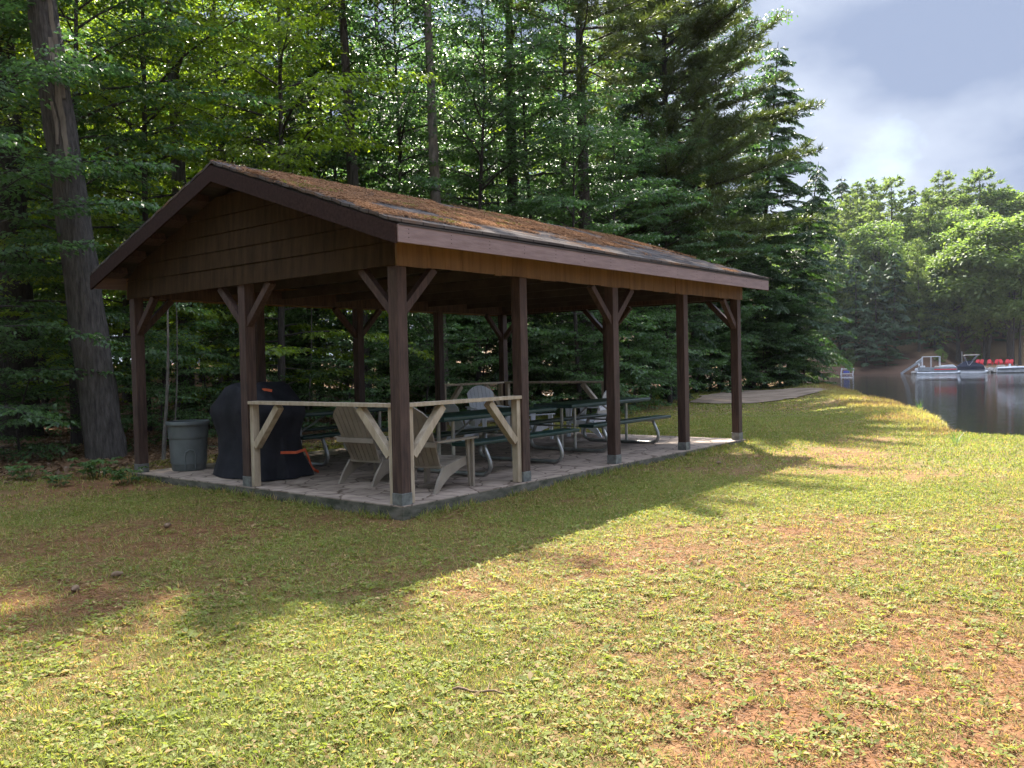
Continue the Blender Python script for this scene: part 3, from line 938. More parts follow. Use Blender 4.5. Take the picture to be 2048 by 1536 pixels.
def decid(seed, h, rad, z0, nl, leaf=0.085, dens=1.0, tr=0.16, lean=(0, 0), peak=0.35, crown_only=False, el=(5, 50), bits=False):
    """layered broadleaf tree; returns (trunk MB, leaf polygons)"""
    rg = np.random.RandomState(seed); m = MB()
    ax = trunk_mesh(m, h, tr, rg, lean)
    P = []; D = []; N = []; S = []
    for i in range(nl):
        t = (i+rg.rand())/nl
        z = z0+(h*0.97-z0)*t
        q = (t-peak)/(1-peak) if t > peak else (peak-t)/(peak+.25)
        Ln = rad*max(0.15, 1-q*q)**0.5*rg.uniform(.65, 1.15)
        a = i*2.4+rg.uniform(-.6, .6)
        e = R(el[0]+(el[1]-el[0])*t+rg.uniform(-12, 12))
        d = np.array([math.cos(a)*math.cos(e), math.sin(a)*math.cos(e), math.sin(e)])
        b = ax(z)
        k = 6; pts = [b]
        for j in range(k):
            d = norm(d+np.array([rg.uniform(-.12, .12), rg.uniform(-.12, .12), -0.10 if e > 0.2 else -0.03]))
            pts.append(pts[-1]+d*Ln/k)
        pts = np.array(pts)
        m.tube(pts, [max(.006, tr*.32*(1-.9*j/k)*Ln/rad) for j in range(k+1)], 5, cap=False)
        ns = max(4, int(Ln*6.5*dens**.5))
        for j in range(ns):
            s = 0.18+0.82*(j+rg.rand())/ns
            f = s*k; ii = min(int(f), k-1); base = pts[ii]+(pts[ii+1]-pts[ii])*(f-ii)
            dd = norm(pts[ii+1]-pts[ii])
            sd_ = rot_h(dd, (1 if j % 2 else -1)*rg.uniform(.5, 1.15)); sd_[2] = sd_[2]*.4+rg.uniform(-.18, .14); sd_ = norm(sd_)
            l2 = rg.uniform(.35, .95)*(1.15-.5*s)*min(1, Ln/1.4+.3)
            if bits and rg.rand() < .3: m.tube([base, base+sd_*l2], [.006, .003], 3, cap=False)
            for tt in range(3):
                d3 = rot_h(sd_, (tt-1)*rg.uniform(.35, .8)); d3[2] += rg.uniform(-.15, .05)
                st = base+sd_*l2*rg.uniform(.1, .55)*(tt != 1)
                l3 = l2*(1.0 if tt == 1 else .6)
                c = max(3, int(l3/(leaf*.62)*dens))
                ss = (np.arange(c)+rg.rand(c))/c*l3
                pp = st+np.outer(ss, d3)+rg.normal(0, leaf*.28, (c, 3))*[1, 1, .5]
                sg = np.where(np.arange(c) % 2, 1, -1)*rg.uniform(.5, 1.2, c)
                cs, sn = np.cos(sg), np.sin(sg)
                ld = np.stack([d3[0]*cs-d3[1]*sn, d3[0]*sn+d3[1]*cs, np.full(c, d3[2]-.30)+rg.normal(0, .25, c)], 1)
                nn_ = np.array([0, 0, 1.0])+rg.normal(0, .38, (c, 3))
                P.append(pp); D.append(ld); N.append(nn_); S.append(rg.uniform(.7, 1.25, c)*leaf)
    P = np.concatenate(P); D = np.concatenate(D); N = np.concatenate(N); S = np.concatenate(S)
    return m, leaves(P, D, N, S, S*.62)

def hemlock(seed, h, rad, z0, tr=0.16, lean=(0, 0), step=0.16, q=0.13, sparse=1.0, droop=0.5, asym=None, pw=.75):
    rg = np.random.RandomState(seed); m = MB()
    ax = trunk_mesh(m, h, tr, rg, lean, crook=.06, top=.05)
    P = []; D = []; N = []; S = []
    z = z0; i = 0
    while z < h*0.985:
        t = (z-z0)/(h-z0)
        Ln = rad*(1-t)**pw*(0.55+.45*min(1, t*6+.3))*rg.uniform(.6, 1.2)+.12
        a = i*2.4+rg.uniform(-.5, .5); i += 1
        if asym: Ln *= 1+asym[1]*math.cos(a-asym[0])
        e = R(20-10*t+rg.uniform(-22, 22))
        d = np.array([math.cos(a)*math.cos(e), math.sin(a)*math.cos(e), math.sin(e)])
        k = 7; pts = [ax(z)]
        for j in range(k):
            d = norm(d+np.array([rg.uniform(-.07, .07), rg.uniform(-.07, .07), -droop*.26]))
            pts.append(pts[-1]+d*Ln/k)
        pts = np.array(pts)
        m.tube(pts, [max(.004, .035*(1-.92*j/k)*Ln/rad) for j in range(k+1)], 4, cap=False)
        ns = max(4, int(Ln/.062*sparse))
        for j in range(ns):
            s = .12+.88*(j+rg.rand())/ns; f = s*k; ii = min(int(f), k-1)
            base = pts[ii]+(pts[ii+1]-pts[ii])*(f-ii); dd = norm(pts[ii+1]-pts[ii])
            sg = 1 if j % 2 else -1
            l2 = (.16+.42*Ln*.5*(1-s)**.6)*rg.uniform(.6, 1.15)
            d2 = rot_h(dd, sg*rg.uniform(.6, 1.0)); d2 = norm(d2+[0, 0, -.22+rg.uniform(-.1, .1)])
            c = max(3, int(l2/.034)); ss = (np.arange(c)+rg.rand(c)*.6)/c*l2
            pp = base+np.outer(ss, d2)-np.outer((ss/.4)**2*.05, [0, 0, 1])
            g2 = np.where(np.arange(c) % 2, 1, -1)*rg.uniform(.4, .9, c); g2[-1] = 0
            cs, sn = np.cos(g2), np.sin(g2)
            ld = np.stack([d2[0]*cs-d2[1]*sn, d2[0]*sn+d2[1]*cs, np.full(c, d2[2]-.12)+rg.normal(0, .12, c)], 1)
            P.append(pp); D.append(ld); N.append(np.array([0, 0, 1.])+rg.normal(0, .5, (c, 3))); S.append(rg.uniform(.6, 1.3, c)*q*(.55+.45*(1-ss/l2*.6)))
        z += step*(1-.45*t)
    P = np.concatenate(P); D = np.concatenate(D); N = np.concatenate(N); S = np.concatenate(S)
    return m, leaves(P, D, N, S, S*.42, .03)

def pine(seed, h, rad, z0, tr=0.25, lean=(0, 0), whorl=0.62, nper=5, tuft=9, ln=0.19, wd=0.014, tstep=.13, prof=.55, asym=None, up=14, cone=0):
    rg = np.random.RandomState(seed); m = MB()
    ax = trunk_mesh(m, h, tr, rg, lean, crook=.05, top=.06)
    P = []; D = []; S = []
    z = z0
    # dead stubs below the crown
    for _ in range(int(z0*2)):
        zz = rg.uniform(z0*.3, z0); a = rg.uniform(0, 6.28); l = rg.uniform(.3, 1.6)
        d = np.array([math.cos(a), math.sin(a), rg.uniform(-.25, .1)])
        m.tube([ax(zz), ax(zz)+d*l], [.022, .006], 4, cap=False)
    while z < h*.99:
        t = (z-z0)/(h-z0)
        for j0 in range(nper):
            Ln = rad*((1-t)**cone if cone else (1-t**1.6)**prof)*rg.uniform(.5, 1.15)*min(1, .55+t*3)+.15
            a = j0*6.28/nper+rg.uniform(-.5, .5)+z*1.7
            if asym: Ln *= 1+asym[1]*math.cos(a-asym[0])
            e = R(up-6+40*t*t+rg.uniform(-10, 10))
            d = np.array([math.cos(a)*math.cos(e), math.sin(a)*math.cos(e), math.sin(e)])
            k = 6; pts = [ax(z+rg.uniform(-.1, .1))]
            for j in range(k):
                d = norm(d+np.array([rg.uniform(-.08, .08), rg.uniform(-.08, .08), -.05 if j < 3 else .07]))
                pts.append(pts[-1]+d*Ln/k)
            pts = np.array(pts)
            m.tube(pts, [max(.006, .05*(1-.9*j/k)*Ln/rad*min(1, tr/.2)) for j in range(k+1)], 4, cap=False)
            ns = max(2, int(Ln*(1-.25)/tstep*1.25))
            for j in range(ns):
                s = .25+.75*(j+rg.rand())/ns; f = s*k; ii = min(int(f), k-1)
                base = pts[ii]+(pts[ii+1]-pts[ii])*(f-ii); dd = norm(pts[ii+1]-pts[ii])
                l2 = (.1+.5*Ln*.4*(1-s))*rg.uniform(.5, 1.2)
                d2 = rot_h(dd, (1 if j % 2 else -1)*rg.uniform(.3, .9)); d2[2] += rg.uniform(-.05, .25); d2 = norm(d2)
                nt_ = max(1, int(l2/tstep)+1)
                for q in range(nt_):
                    p = base+d2*l2*(q+rg.rand()*.5+.5)/nt_
                    P.append(np.tile(p, (tuft, 1))+rg.normal(0, .02, (tuft, 3)))
                    D.append(norm(d2*.55+rg.normal(0, .5, (tuft, 3))+[0, 0, .12]))
                    S.append(rg.uniform(.7, 1.2, tuft)*ln)
        z += whorl*(1-.45*t)*rg.uniform(.8, 1.2)
    P = np.concatenate(P); D = np.concatenate(D); S = np.concatenate(S)
    N = np.random.RandomState(seed).normal(0, 1, P.shape)
    return m, leaves(P, D, N, S, np.full(len(S), wd), 0)

def clumps(seed, h, rad, z0, nc, leaf, per, tr=.25, squash=.7):
    """distant broadleaf crown: leaf cards in clumps round a domed crown, on forking limbs"""
    rg = np.random.RandomState(seed); m = MB()
    ax = trunk_mesh(m, h*.85, tr, rg, crook=.3, n=7)
    P = []; D = []; N = []
    for i in range(nc):
        t = rg.rand()**.8; z = z0+(h-z0)*t
        rr = rad*math.sqrt(max(.05, 1-((t-.4)/.62)**2))
        a = rg.uniform(0, 6.28); r = rr*rg.rand()**.4*.9
        c = np.array([r*math.cos(a), r*math.sin(a), z])
        m.tube([ax(max(z0*.7, z-r*.7)), c], [.06, .02], 4, cap=False)
        cr = rg.uniform(.5, 1.0)*rad*.33
        v = norm(rg.normal(0, 1, (per, 3)))*(rg.rand(per, 1)**.4)*cr*[1, 1, squash]
        P.append(c+v); D.append(norm(v+rg.normal(0, .4, (per, 3))*cr+[0, 0, -.2])); N.append(np.array([0, 0, 1.])+norm(v)*.6+rg.normal(0, .4, (per, 3)))
    P = np.concatenate(P); D = np.concatenate(D); N = np.concatenate(N)
    S = rg.uniform(.6, 1.3, len(P))*leaf
    return m, leaves(P, D, N, S, S*.75)

def make_tree(name, label, mv, bark, leafm, loc, rz=0, group=None, cat='tree', scale=1):
    t = thing(name, label, cat, loc, rz, group)
    t.scale = (scale,)*3
    mv[0].build('trunk', bark, t)
    link('crown', quads_mesh('crown', mv[1]), leafm, t)
    return t

# ------------------------------------------------------------------ near wood
def gp(u, d, dz=-0.05):
    x, y = at(u, d); return (x, y, hz(x, y)+dz)
LEFT = -rt                                    # towards the left of the frame
GW = 'trees of the near wood'

# great leaning trunk at the left with a stripped scar
rg = np.random.RandomState(1)
bx, by = 0.97, 8.40
ln_ = LEFT[:2]*0.115
m = MB(); ax = trunk_mesh(m, 19, 0.325, rg, ln_, n=20, flare=1.08, crook=.05, segs=60, top=.25)
cr = decid(21, 19, 3.4, 8.6, 26, .11, 1.0, .02, ln_)
t = thing('maple_tree', 'thick grey leaning trunk with a pale stripped scar, left of the shelter', 'tree', (bx, by, hz(bx, by)-.05))
tk = m.build('trunk', M['bark'], t)
mm = MB()
vw = np.array([CAM[0]-bx, CAM[1]-by]); vw /= np.linalg.norm(vw)
for (z0, z1, off, wd_) in ((5.0, 7.2, .10, .10), (6.2, 8.3, .22, .07), (5.4, 6.1, -.05, .06)):
    for k in range(8):
        za = z0+(z1-z0)*k/8; zb = z0+(z1-z0)*(k+1)/8+.02
        def sp(z):
            r = .325*(1-.75*(z/19)**1.05)*.99
            c = ax(z); a = math.atan2(vw[1], vw[0])-off*-3-.1+.06*math.sin(z*9)
            return np.array([c[0]+r*math.cos(a), c[1]+r*math.sin(a), z])
        mm.beam(sp(za), sp(zb), wd_*(1-.3*abs(k-4)/4), .05, (vw[0], vw[1], 0))
mm.build('bark_scar', M['dead'], tk)
link('crown', quads_mesh('crown', cr[1]), M['leaf'], t)
mb2 = cr[0]; mb2.build('limbs', M['bark'], t)

def trunk_tree(name, label, u, d, h, r, z0, kind, bark='bark', lean=0.0, seed=1, rad=3.0, leafm=None, nl=26):
    x, y, z = gp(u, d)
    l = tuple(LEFT[:2]*lean)
    if kind == 'pine':
        mv = pine(seed, h, rad, z0, r, l, .6, 5, 9, .22, .03); lm = M['pine']
    elif kind == 'hem':
        mv = hemlock(seed, h, rad, z0, r, l); lm = M['hem']
    else:
        mv = decid(seed, h, rad, z0, nl, .10, 1.0, r, l); lm = M[leafm or 'leaf']
    return make_tree(name, label, mv, M[bark], lm, (x, y, z))

trunk_tree('hardwood_tree', 'broad dark trunk at the far left edge, half out of the picture', 22, 20.5, 15, .46, 7.5, 'dec', 'barkd', .01, 31)
trunk_tree('hardwood_tree', 'straight grey trunk rising behind the peak of the shelter gable, left of it', 368, 22.5, 17, .235, 7.2, 'dec', 'bark', .02, 32)
trunk_tree('hardwood_tree', 'slim grey trunk just right of the gable peak', 446, 27, 16, .15, 6.5, 'dec', 'bark', .0, 33)
trunk_tree('pine_tree', 'tall grey pine trunk above the roof, nearest to the gable peak of the bare trunks', 728, 22.5, 17.5, .215, 11.0, 'pine', 'bark', .035, 34, 3.8)
trunk_tree('pine_tree', 'paler scarred pine trunk above the middle of the roof', 884, 22.0, 18.3, .19, 11.0, 'pine', 'barkl', .02, 35, 4.0)
trunk_tree('hardwood_tree', 'dark trunk seen between two paler ones above the roof middle', 1024, 26, 18, .24, 8.5, 'dec', 'barkd', .0, 36)
trunk_tree('hardwood_tree', 'thin grey trunk with a bright gap of sky beside it over the roof', 1112, 28, 17, .14, 7.5, 'dec', 'bark', -.03, 37, 2.6)
trunk_tree('pine_tree', 'stout pine trunk with a dead side limb above the right half of the roof', 1176, 24.5, 17, .25, 9.0, 'pine', 'bark', .012, 38, 4.2)
trunk_tree('hardwood_tree', 'thin dark stem behind the left part of the roof', 612, 25, 15, .11, 6.0, 'dec', 'barkd', -.02, 39, 2.5)
trunk_tree('hardwood_tree', 'dark trunk seen under the roof behind the covered grill', 590, 29, 16, .26, 7.0, 'dec', 'barkd', .0, 40, 3)
trunk_tree('hardwood_tree', 'dark trunk seen under the roof left of the front corner post', 766, 31, 16, .24, 7.0, 'dec', 'barkd', .0, 41, 3)
trunk_tree('hardwood_tree', 'mossy trunk in the wood behind the trash can', 450, 33, 16, .3, 7.0, 'dec', 'barkd', .01, 42, 3)
trunk_tree('hardwood_tree', 'slim trunk deep in the wood left of the leaning trunk', 110, 34, 16, .25, 7.0, 'dec', 'barkd', .02, 43, 3)
# the big pine whose boughs reach out over the right of the shelter
x, y, z = gp(1335, 31)
make_tree('pine_tree', 'large pine whose long feathery boughs reach towards the open sky', pine(44, 16.6, 4.7, 4.2, .24, (0, 0), .50, 7, 10, .24, .032, .12, .4, asym=(math.atan2(rt[1], rt[0]), .12)), M['barkd'], M['pine'], (x, y, z))
x, y, z = gp(1500, 41)
make_tree('hemlock_tree', 'dark hemlock with a nodding top at the right end of the wood', hemlock(45, 15.8, 3.6, .3, .2, tuple(-LEFT[:2]*.09), .09, .16, 1.2, .36, None, .6), M['barkd'], M['hem'], (x, y, z))
x, y, z = gp(1572, 42.5)
make_tree('hemlock_tree', 'smaller hemlock with wispy tip leaning over the water, last of the near wood', hemlock(46, 10.5, 2.8, .2, .14, tuple(-LEFT[:2]*.15), .10, .16, 1.0, .5, None, .6), M['barkd'], M['hem'], (x, y, z))
x, y, z = gp(1400, 40)
make_tree('hemlock_tree', 'broad dark hemlock rising behind the far end of the shelter', hemlock(47, 15.3, 4.0, .6, .2, (0, 0), .105, .15, 1.0, .55), M['barkd'], M['hem'], (x, y, z))
x, y, z = gp(1290, 30)
make_tree('hemlock_tree', 'dark hemlock behind the right part of the roof', hemlock(48, 13.2, 3.3, .4, .16, (0, 0), .11, .14, 1.0, .5), M['barkd'], M['hem'], (x, y, z))

# understorey broadleaf trees: a few kinds, then copies
protoA = decid(61, 11.5, 3.5, .9, 64, .105, 1.1, .09, peak=.5, bits=True)
protoB = decid(62, 10.0, 3.1, .7, 58, .100, 1.1, .08, peak=.5, bits=True)
protoC = decid(63, 13.0, 3.8, 1.4, 66, .110, 1.1, .10, peak=.55, bits=True)
protoS = decid(64, 3.0, 1.6, .1, 40, .075, 1.1, .03, peak=.4, bits=True)
protoT = decid(65, 2.2, 1.3, .05, 34, .070, 1.1, .025, peak=.4, el=(10, 60), bits=True)
protoH = hemlock(66, 4.0, 1.7, .1, .05, (0, 0), .10, .11, 1.0, .5)
pr = {}
def put(kind, name, label, u, d, s, rz, group=None, cat='tree', leafm='leaf', bark='barkd'):
    key = (kind, leafm)
    loc = gp(u, d)
    if key not in pr:
        pr[key] = make_tree(name, label, {'A': protoA, 'B': protoB, 'C': protoC, 'S': protoS, 'T': protoT, 'H': protoH}[kind], M[bark], M[leafm], loc, rz, group, cat, s)
        return pr[key]
    o = dup(pr[key], loc, rz, label, group, s)
    o.name = name; o['category'] = cat
    if not group and 'group' in o: del o['group']
    return o
UW = 'young broadleaf trees filling the near wood'
under = [
 ('A', 150, 18.5, 1.0, 'leafy young tree behind the leaning trunk, its boughs hanging left of the shelter', 'leaf'),
 ('B', -60, 16.5, .95, 'leafy young tree cut off by the left edge of the picture', 'leaf'),
 ('C', 290, 20.5, .95, 'leafy young tree between the leaning trunk and the gable peak', 'leafy'),
 ('C', 470, 24.0, 1.0, 'bright leafy tree right behind the gable peak', 'leafy'),
 ('A', 560, 20.0, 1.05, 'maple with fanned boughs above the left half of the roof', 'leafy'),
 ('A', 640, 26.0, 1.15, 'leafy tree standing behind the left half of the roof', 'leaf'),
 ('C', 800, 23.5, .95, 'leafy tree filling the space between the two bare pine trunks', 'leaf'),
 ('B', 960, 22.5, 1.1, 'leafy tree with hanging sprays above the roof middle', 'leaf'),
 ('A', 1075, 24.0, 1.0, 'leafy tree above the roof right of the dark trunk', 'leaf'),
 ('B', 1160, 22.0, .80, 'light green beech reaching over the right part of the roof', 'leaf'),
 ('B', 1240, 25.0, .82, 'beech with pale sprays beside the stout pine trunk', 'leaf'),
 ('C', 1000, 32.0, 1.0, 'leafy tree deep behind the dark middle trunk', 'leaf'),
 ('A', 1110, 30.5, .75, 'low leafy tree under the bright gap behind the roof', 'leaf'),
 ('C', 250, 29.0, 1.15, 'sunlit tree far behind the leaning trunk', 'leafy'),
 ('A', 30, 26.0, 1.25, 'sunlit tree beyond the broad dark trunk at the left edge', 'leafy'),
 ('B', 720, 31.0, 1.2, 'leafy tree deep behind the tall grey pine trunk', 'leaf'),
 ('B', 1420, 38.0, .7, 'low beech bush behind the far end posts', 'leaf'),
 ('C', 1392, 39.0, 1.32, 'tall broadleaf tree beside the large pine, its crown edge against the sky', 'leaf'),
 ('A', 1462, 39.0, .9, 'bushy young tree in front of the dark hemlock at the right end of the wood', 'leaf'),
 ('B', 1530, 41.0, .8, 'small leafy tree between the two hemlocks by the water', 'leaf'),
 ('A', 1340, 28.5, .78, 'young tree with layered boughs above the far end of the roof', 'leaf'),
]
rr = random.Random(8)
for k, u, d, s, lab, lm in under:
    put(k, 'young_tree', lab, u, d, s, rr.uniform(0, 6.28), UW, 'tree', lm)
fill = [(330, 30), (520, 30), (770, 36), (930, 31), (1140, 31), (1000, 27), (1210, 36), (560, 40), (820, 40), (-20, 31), (90, 30), (200, 35), (430, 31), (600, 35), (690, 27), (860, 28), (1050, 36), (1210, 30), (1280, 35), (1350, 39), (1440, 40), (0, 20.5), (90, 22.5)]
for i, (u, d) in enumerate(fill):
    put('ABC'[i % 3], 'young_tree', 'leafy young tree out of view, added to keep sky light off the gable', u, d, rr.uniform(.85, 1.0)*(1.0 if u < 700 else .9), rr.uniform(0, 6.28), UW, 'tree', 'leafy' if (i % 3 == 0 and u < 700) else 'leaf')
for i, (x, y) in enumerate([(-9.5, 8.5), (-12.5, 4.5), (-14.0, 0.5), (-14.5, -4.5), (-13.5, -9.5), (-17, 8), (-18, 1), (-18, -6), (-9, 13), (-11, -14.5)]):  # unseen trees left of and behind the camera, added to darken the gable
    o = put('CAB'[i % 3], 'young_tree', 'leafy young tree out of view, added to keep sky light off the gable', 0, 30, rr.uniform(1.05, 1.3), rr.uniform(0, 6.28), UW, 'tree', 'leaf'); o.location = (x, y, hz(x, y)-.05)
SH = 'shrubs along the edge of the wood'
shr = [
 ('S', 330, 17.5, .75, 'small leafy shrub behind the trash can'),
 ('S', 420, 20.0, .9, 'leafy shrub seen between the gable posts'),
 ('T', 700, 19.5, .95, 'leafy shrub seen left of the front corner post'),
 ('S', 640, 24.0, 1.0, 'shrub deep in shade behind the back left table'),
 ('T', 845, 20.0, 1.1, 'leafy shrub seen just right of the front corner post'),
 ('S', 960, 22.5, 1.1, 'leafy shrub behind the white chair back'),
 ('H', 1060, 23.0, 1.0, 'low hemlock bush beyond the far railing'),
 ('S', 1130, 24.0, 1.1, 'leafy shrub beyond the lake side table'),
 ('H', 1200, 25.5, 1.0, 'hemlock bush beside the back gable post'),
 ('S', 1270, 26.0, 1.25, 'leafy shrub between the second pair of front posts'),
 ('H', 1325, 31.0, 1.15, 'drooping hemlock bush left of the fourth front post'),
 ('S', 1390, 37.0, 1.5, 'leafy shrub just right of the fourth front post'),
 ('H', 1445, 38.5, 1.2, 'hemlock bush left of the end post'),
 ('S', 1520, 40.0, 1.4, 'leafy shrub right of the end post by the asphalt pad'),
 ('H', 1560, 41.0, 1.1, 'hemlock bush hanging over the asphalt pad'),
 ('S', 1612, 41.5, 1.1, 'bright sunlit shrub at the tip of the wood by the water'),
 ('T', 1180, 22.5, 1.0, 'small shrub at the lawn edge behind the white chairs'),
 ('S', 520, 22.0, 1.0, 'shrub in shade behind the black grill cover'),
 ('T', 40, 17.0, .9, 'leafy shrub at the foot of the broad left edge trunk'),
 ('S', 780, 27.0, 1.3, 'tall shrub in deep shade behind the corner post'),
 ('S', 890, 29.0, 1.4, 'tall shrub far behind the roof middle posts'),
]
for k, u, d, s, lab in shr:
    put(k, 'hemlock_bush' if k == 'H' else 'shrub', lab, u, d, s, rr.uniform(0, 6.28), SH, 'shrub', 'hem' if k == 'H' else 'leaf')
# thin bare saplings between the gable posts
for u, d, h, r, lab in ((318, 15.6, 4.2, .032, 'thin bare sapling stem beside the left gable post'), (338, 16.5, 3.8, .018, 'thinner bare sapling right of the pale stem by the gable post'), (610, 20.5, 4.0, .022, 'thin leaning sapling behind the gable railing')):
    x, y, z = gp(u, d); m = MB(); rg = np.random.RandomState(int(u))
    trunk_mesh(m, h, r, rg, tuple(-LEFT[:2]*.05), 7, 1.2, .06)
    mv = decid(int(u)+3, h, .8, h*.6, 8, .07, .8, r, tuple(-LEFT[:2]*.05))
    t = thing('sapling', lab, 'sapling', (x, y, z)); m.build('trunk', M['barkl'], t); link('crown', quads_mesh('crown', mv[1]), M['leaf'], t)

# deep wood beyond: one kind of crown, many trees
protoF = decid(71, 15, 4.6, 1.6, 66, .19, 1.0, .17, peak=.55)
protoG = decid(72, 17, 5.0, 2.4, 68, .20, 1.0, .2, peak=.6)
GB = 'trees deep in the wood behind'
first = {}
rb_ = random.Random(77)
spots = []
for d0, us in ((40, range(-120, 1330, 105)), (50, range(-90, 1330, 130)), (62, range(-160, 1300, 150))):
    for u in us:
        spots.append((u+rb_.uniform(-30, 30), d0+rb_.uniform(-3, 3)))
for i, (u, d) in enumerate(spots):
    if u > 560 and rb_.random() < .3: continue
    k = i % 2; lm = 'leafy' if u < 760 or rb_.random() < .5 else 'leaf'
    key = (k, lm); s = (0.36*d+2.5)/16*rb_.uniform(.62, 1.0)
    if key not in first:
        first[key] = make_tree('hardwood_tree', 'sunlit broadleaf tree deep in the wood, glimpsed between nearer trunks', protoF if k else protoG, M['barkd'], M[lm], gp(u, d), rb_.uniform(0, 6), GB, 'tree', s)
    else:
        dup(first[key], gp(u, d), rb_.uniform(0, 6), 'sunlit broadleaf tree deep in the wood, glimpsed between nearer trunks', GB, s)

# low plants at the foot of the leaning trunk
def herb(seed, n, r):
    rg = np.random.RandomState(seed); P = []; D = []; N = []; S = []
    for i in range(n):
        a = rg.uniform(0, 6.28); q = r*rg.rand()**.5; z = rg.uniform(.10, .32); b = np.array([q*math.cos(a), q*math.sin(a), z])
        for k in range(5):
            t = a+k*6.28/5+rg.uniform(-.3, .3)
            P.append(b); D.append([math.cos(t), math.sin(t), -.15+rg.uniform(-.2, .2)]); N.append([rg.uniform(-.3, .3), rg.uniform(-.3, .3), 1]); S.append(rg.uniform(.07, .13))
    S = np.array(S); return leaves(np.array(P), np.array(D), np.array(N), S, S*.6)
hm = herb(5, 26, .34); h0 = None
for u, v, lab in ((192, 948, 'leafy low plant at the foot of the leaning trunk'), (48, 952, 'leafy low plant left of the leaning trunk, near the picture edge'), (118, 962, 'small low plant in front of the forest edge, between two larger ones'), (250, 958, 'small leafy plant beside the left gable post')):
    x, y = atz(u, v, -.02); z = hz(x, y)
    if h0 is None:
        m = MB(); rg = np.random.RandomState(2)
        for _ in range(14): a = rg.uniform(0, 6.28); q = .3*rg.rand()**.5; m.tube([(q*.4*math.cos(a), q*.4*math.sin(a), -.02), (q*math.cos(a), q*math.sin(a), .24)], [.004, .003], 4, cap=False)
        h0 = thing('low_plant', lab, 'plant', (x, y, z), 0, 'low plants at the forest edge'); m.build('stem', M['plant'], h0); link('foliage', quads_mesh('foliage', hm), M['plant'], h0)
    else: dup(h0, (x, y, z), u*.1, lab, None, .8 if u != 118 else .6)

# ------------------------------------------------------------------ grass, litter
def grass_points(n, dmin, dmax, seed, halfdeg=58):
    n = int(n*1.55)
    r = np.random.RandomState(seed)
    d = np.sqrt(r.uniform(dmin**2, dmax**2, n)); a = YAW+np.radians(r.uniform(-halfdeg, halfdeg, n))
    return CAM[0]+d*np.cos(a), CAM[1]+d*np.sin(a), d, r
def lawn_filter(x, y):
    k = ~((x > -0.03) & (x < A+.07) & (y > -0.04) & (y < B+.06))
    k &= ~inpoly(x, y, from_pad)
    wd = woodsd(x, y)
    k &= (wd+0.9*(fbm(x*0.8, y*0.8, 3)-0.5)) < .35
    return k
def grass_tint(n, r, x, y, b):
    g1 = np.array((0.105, 0.140, 0.026)); g2 = np.array((0.27, 0.28, 0.085)); st = np.array((0.36, 0.25, 0.12))
    t = np.clip(.55*r.rand(n)+.55*fbm(x*1.7, y*1.7, 3)-.05, 0, 1)[:, None]
    c = g1*(1-t)+g2*t
    dry = (r.rand(n) < .16+.36*b)[:, None]
    return np.where(dry, st*r.uniform(.6, 1.15, (n, 1)), c)
GV = []; GC = []
def add_blades(n, dmin, dmax, seed, hl, wd, clump):
    x, y, d, r = grass_points(n, dmin, dmax, seed); n = len(x)
    b = bare(x, y)
    cl = fbm(x*clump, y*clump, 3)
    k = lawn_filter(x, y) & (r.rand(n) < np.clip(1.2-1.0*b, .45, 1)*sstep(.34, .56, cl+.30*(1-b)-.06)) & (seg_dist(x, y, SHORE) > -.4)
    x, y, d, b = x[k], y[k], d[k], b[k]; n = len(x)
    z = height(x, y)
    a = r.uniform(0, 6.28, n); e = r.uniform(.35, 1.35, n)
    D = np.stack([np.cos(a)*np.cos(e), np.sin(a)*np.cos(e), np.sin(e)], 1)
    N = np.stack([-np.cos(a)*np.sin(e), -np.sin(a)*np.sin(e), np.cos(e)], 1)+r.normal(0, .3, (n, 3))
    Ln = r.uniform(.5, 1.25, n)*hl
    GV.append(leaves(np.stack([x, y, z-.004], 1), D, N, Ln, wd*r.uniform(.7, 1.3, n))); GC.append(grass_tint(n, r, x, y, b))
def add_broad(n, dmin, dmax, seed, size, clump):
    x, y, d, r = grass_points(n, dmin, dmax, seed); n = len(x)
    b = bare(x, y); cl = fbm(x*clump+40, y*clump, 4)
    k = lawn_filter(x, y) & (r.rand(n) < np.clip(1.05-.70*b, .3, 1)*sstep(.44, .60, cl+.10*(1-b)))
    x, y, b = x[k], y[k], b[k]; n0 = len(x)
    m_ = 4; x = np.repeat(x, m_); y = np.repeat(y, m_); b = np.repeat(b, m_); n = len(x)
    z = height(x, y)
    a = np.tile(np.arange(m_)*6.28/m_, n0)+np.repeat(r.uniform(0, 6.28, n0), m_)+r.uniform(-.4, .4, n); e = r.uniform(-.05, .75, n)
    D = np.stack([np.cos(a)*np.cos(e), np.sin(a)*np.cos(e), np.sin(e)], 1)
    N = np.array([0, 0, 1.])+r.normal(0, .35, (n, 3))
    Ln = r.uniform(.6, 1.25, n)*size*np.repeat(r.uniform(.6, 1.3, n0), m_)
    P = np.stack([x+D[:, 0]*.004, y+D[:, 1]*.004, z+np.repeat(r.uniform(.004, .025, n0), m_)], 1)
    c = grass_tint(n, r, x, y, b*.35); c *= np.repeat(r.uniform(.75, 1.15, n0), m_)[:, None]
    GV.append(leaves(P, D, N, Ln, Ln*.5)); GC.append(c)
add_blades(230000, 2.3, 6.5, 1, .055, .0045, 7)
add_blades(260000, 6.5, 12, 2, .055, .0065, 5)
add_blades(260000, 12, 22, 3, .065, .011, 3)
add_blades(160000, 22, 42, 4, .05, .03, 2)
add_broad(48000, 2.3, 6.5, 5, .028, 7)
add_broad(45000, 6.5, 12, 6, .028, 5)
add_broad(30000, 12, 24, 7, .035, 4)
add_broad(2600, 2.3, 9, 8, .048, 1.4)
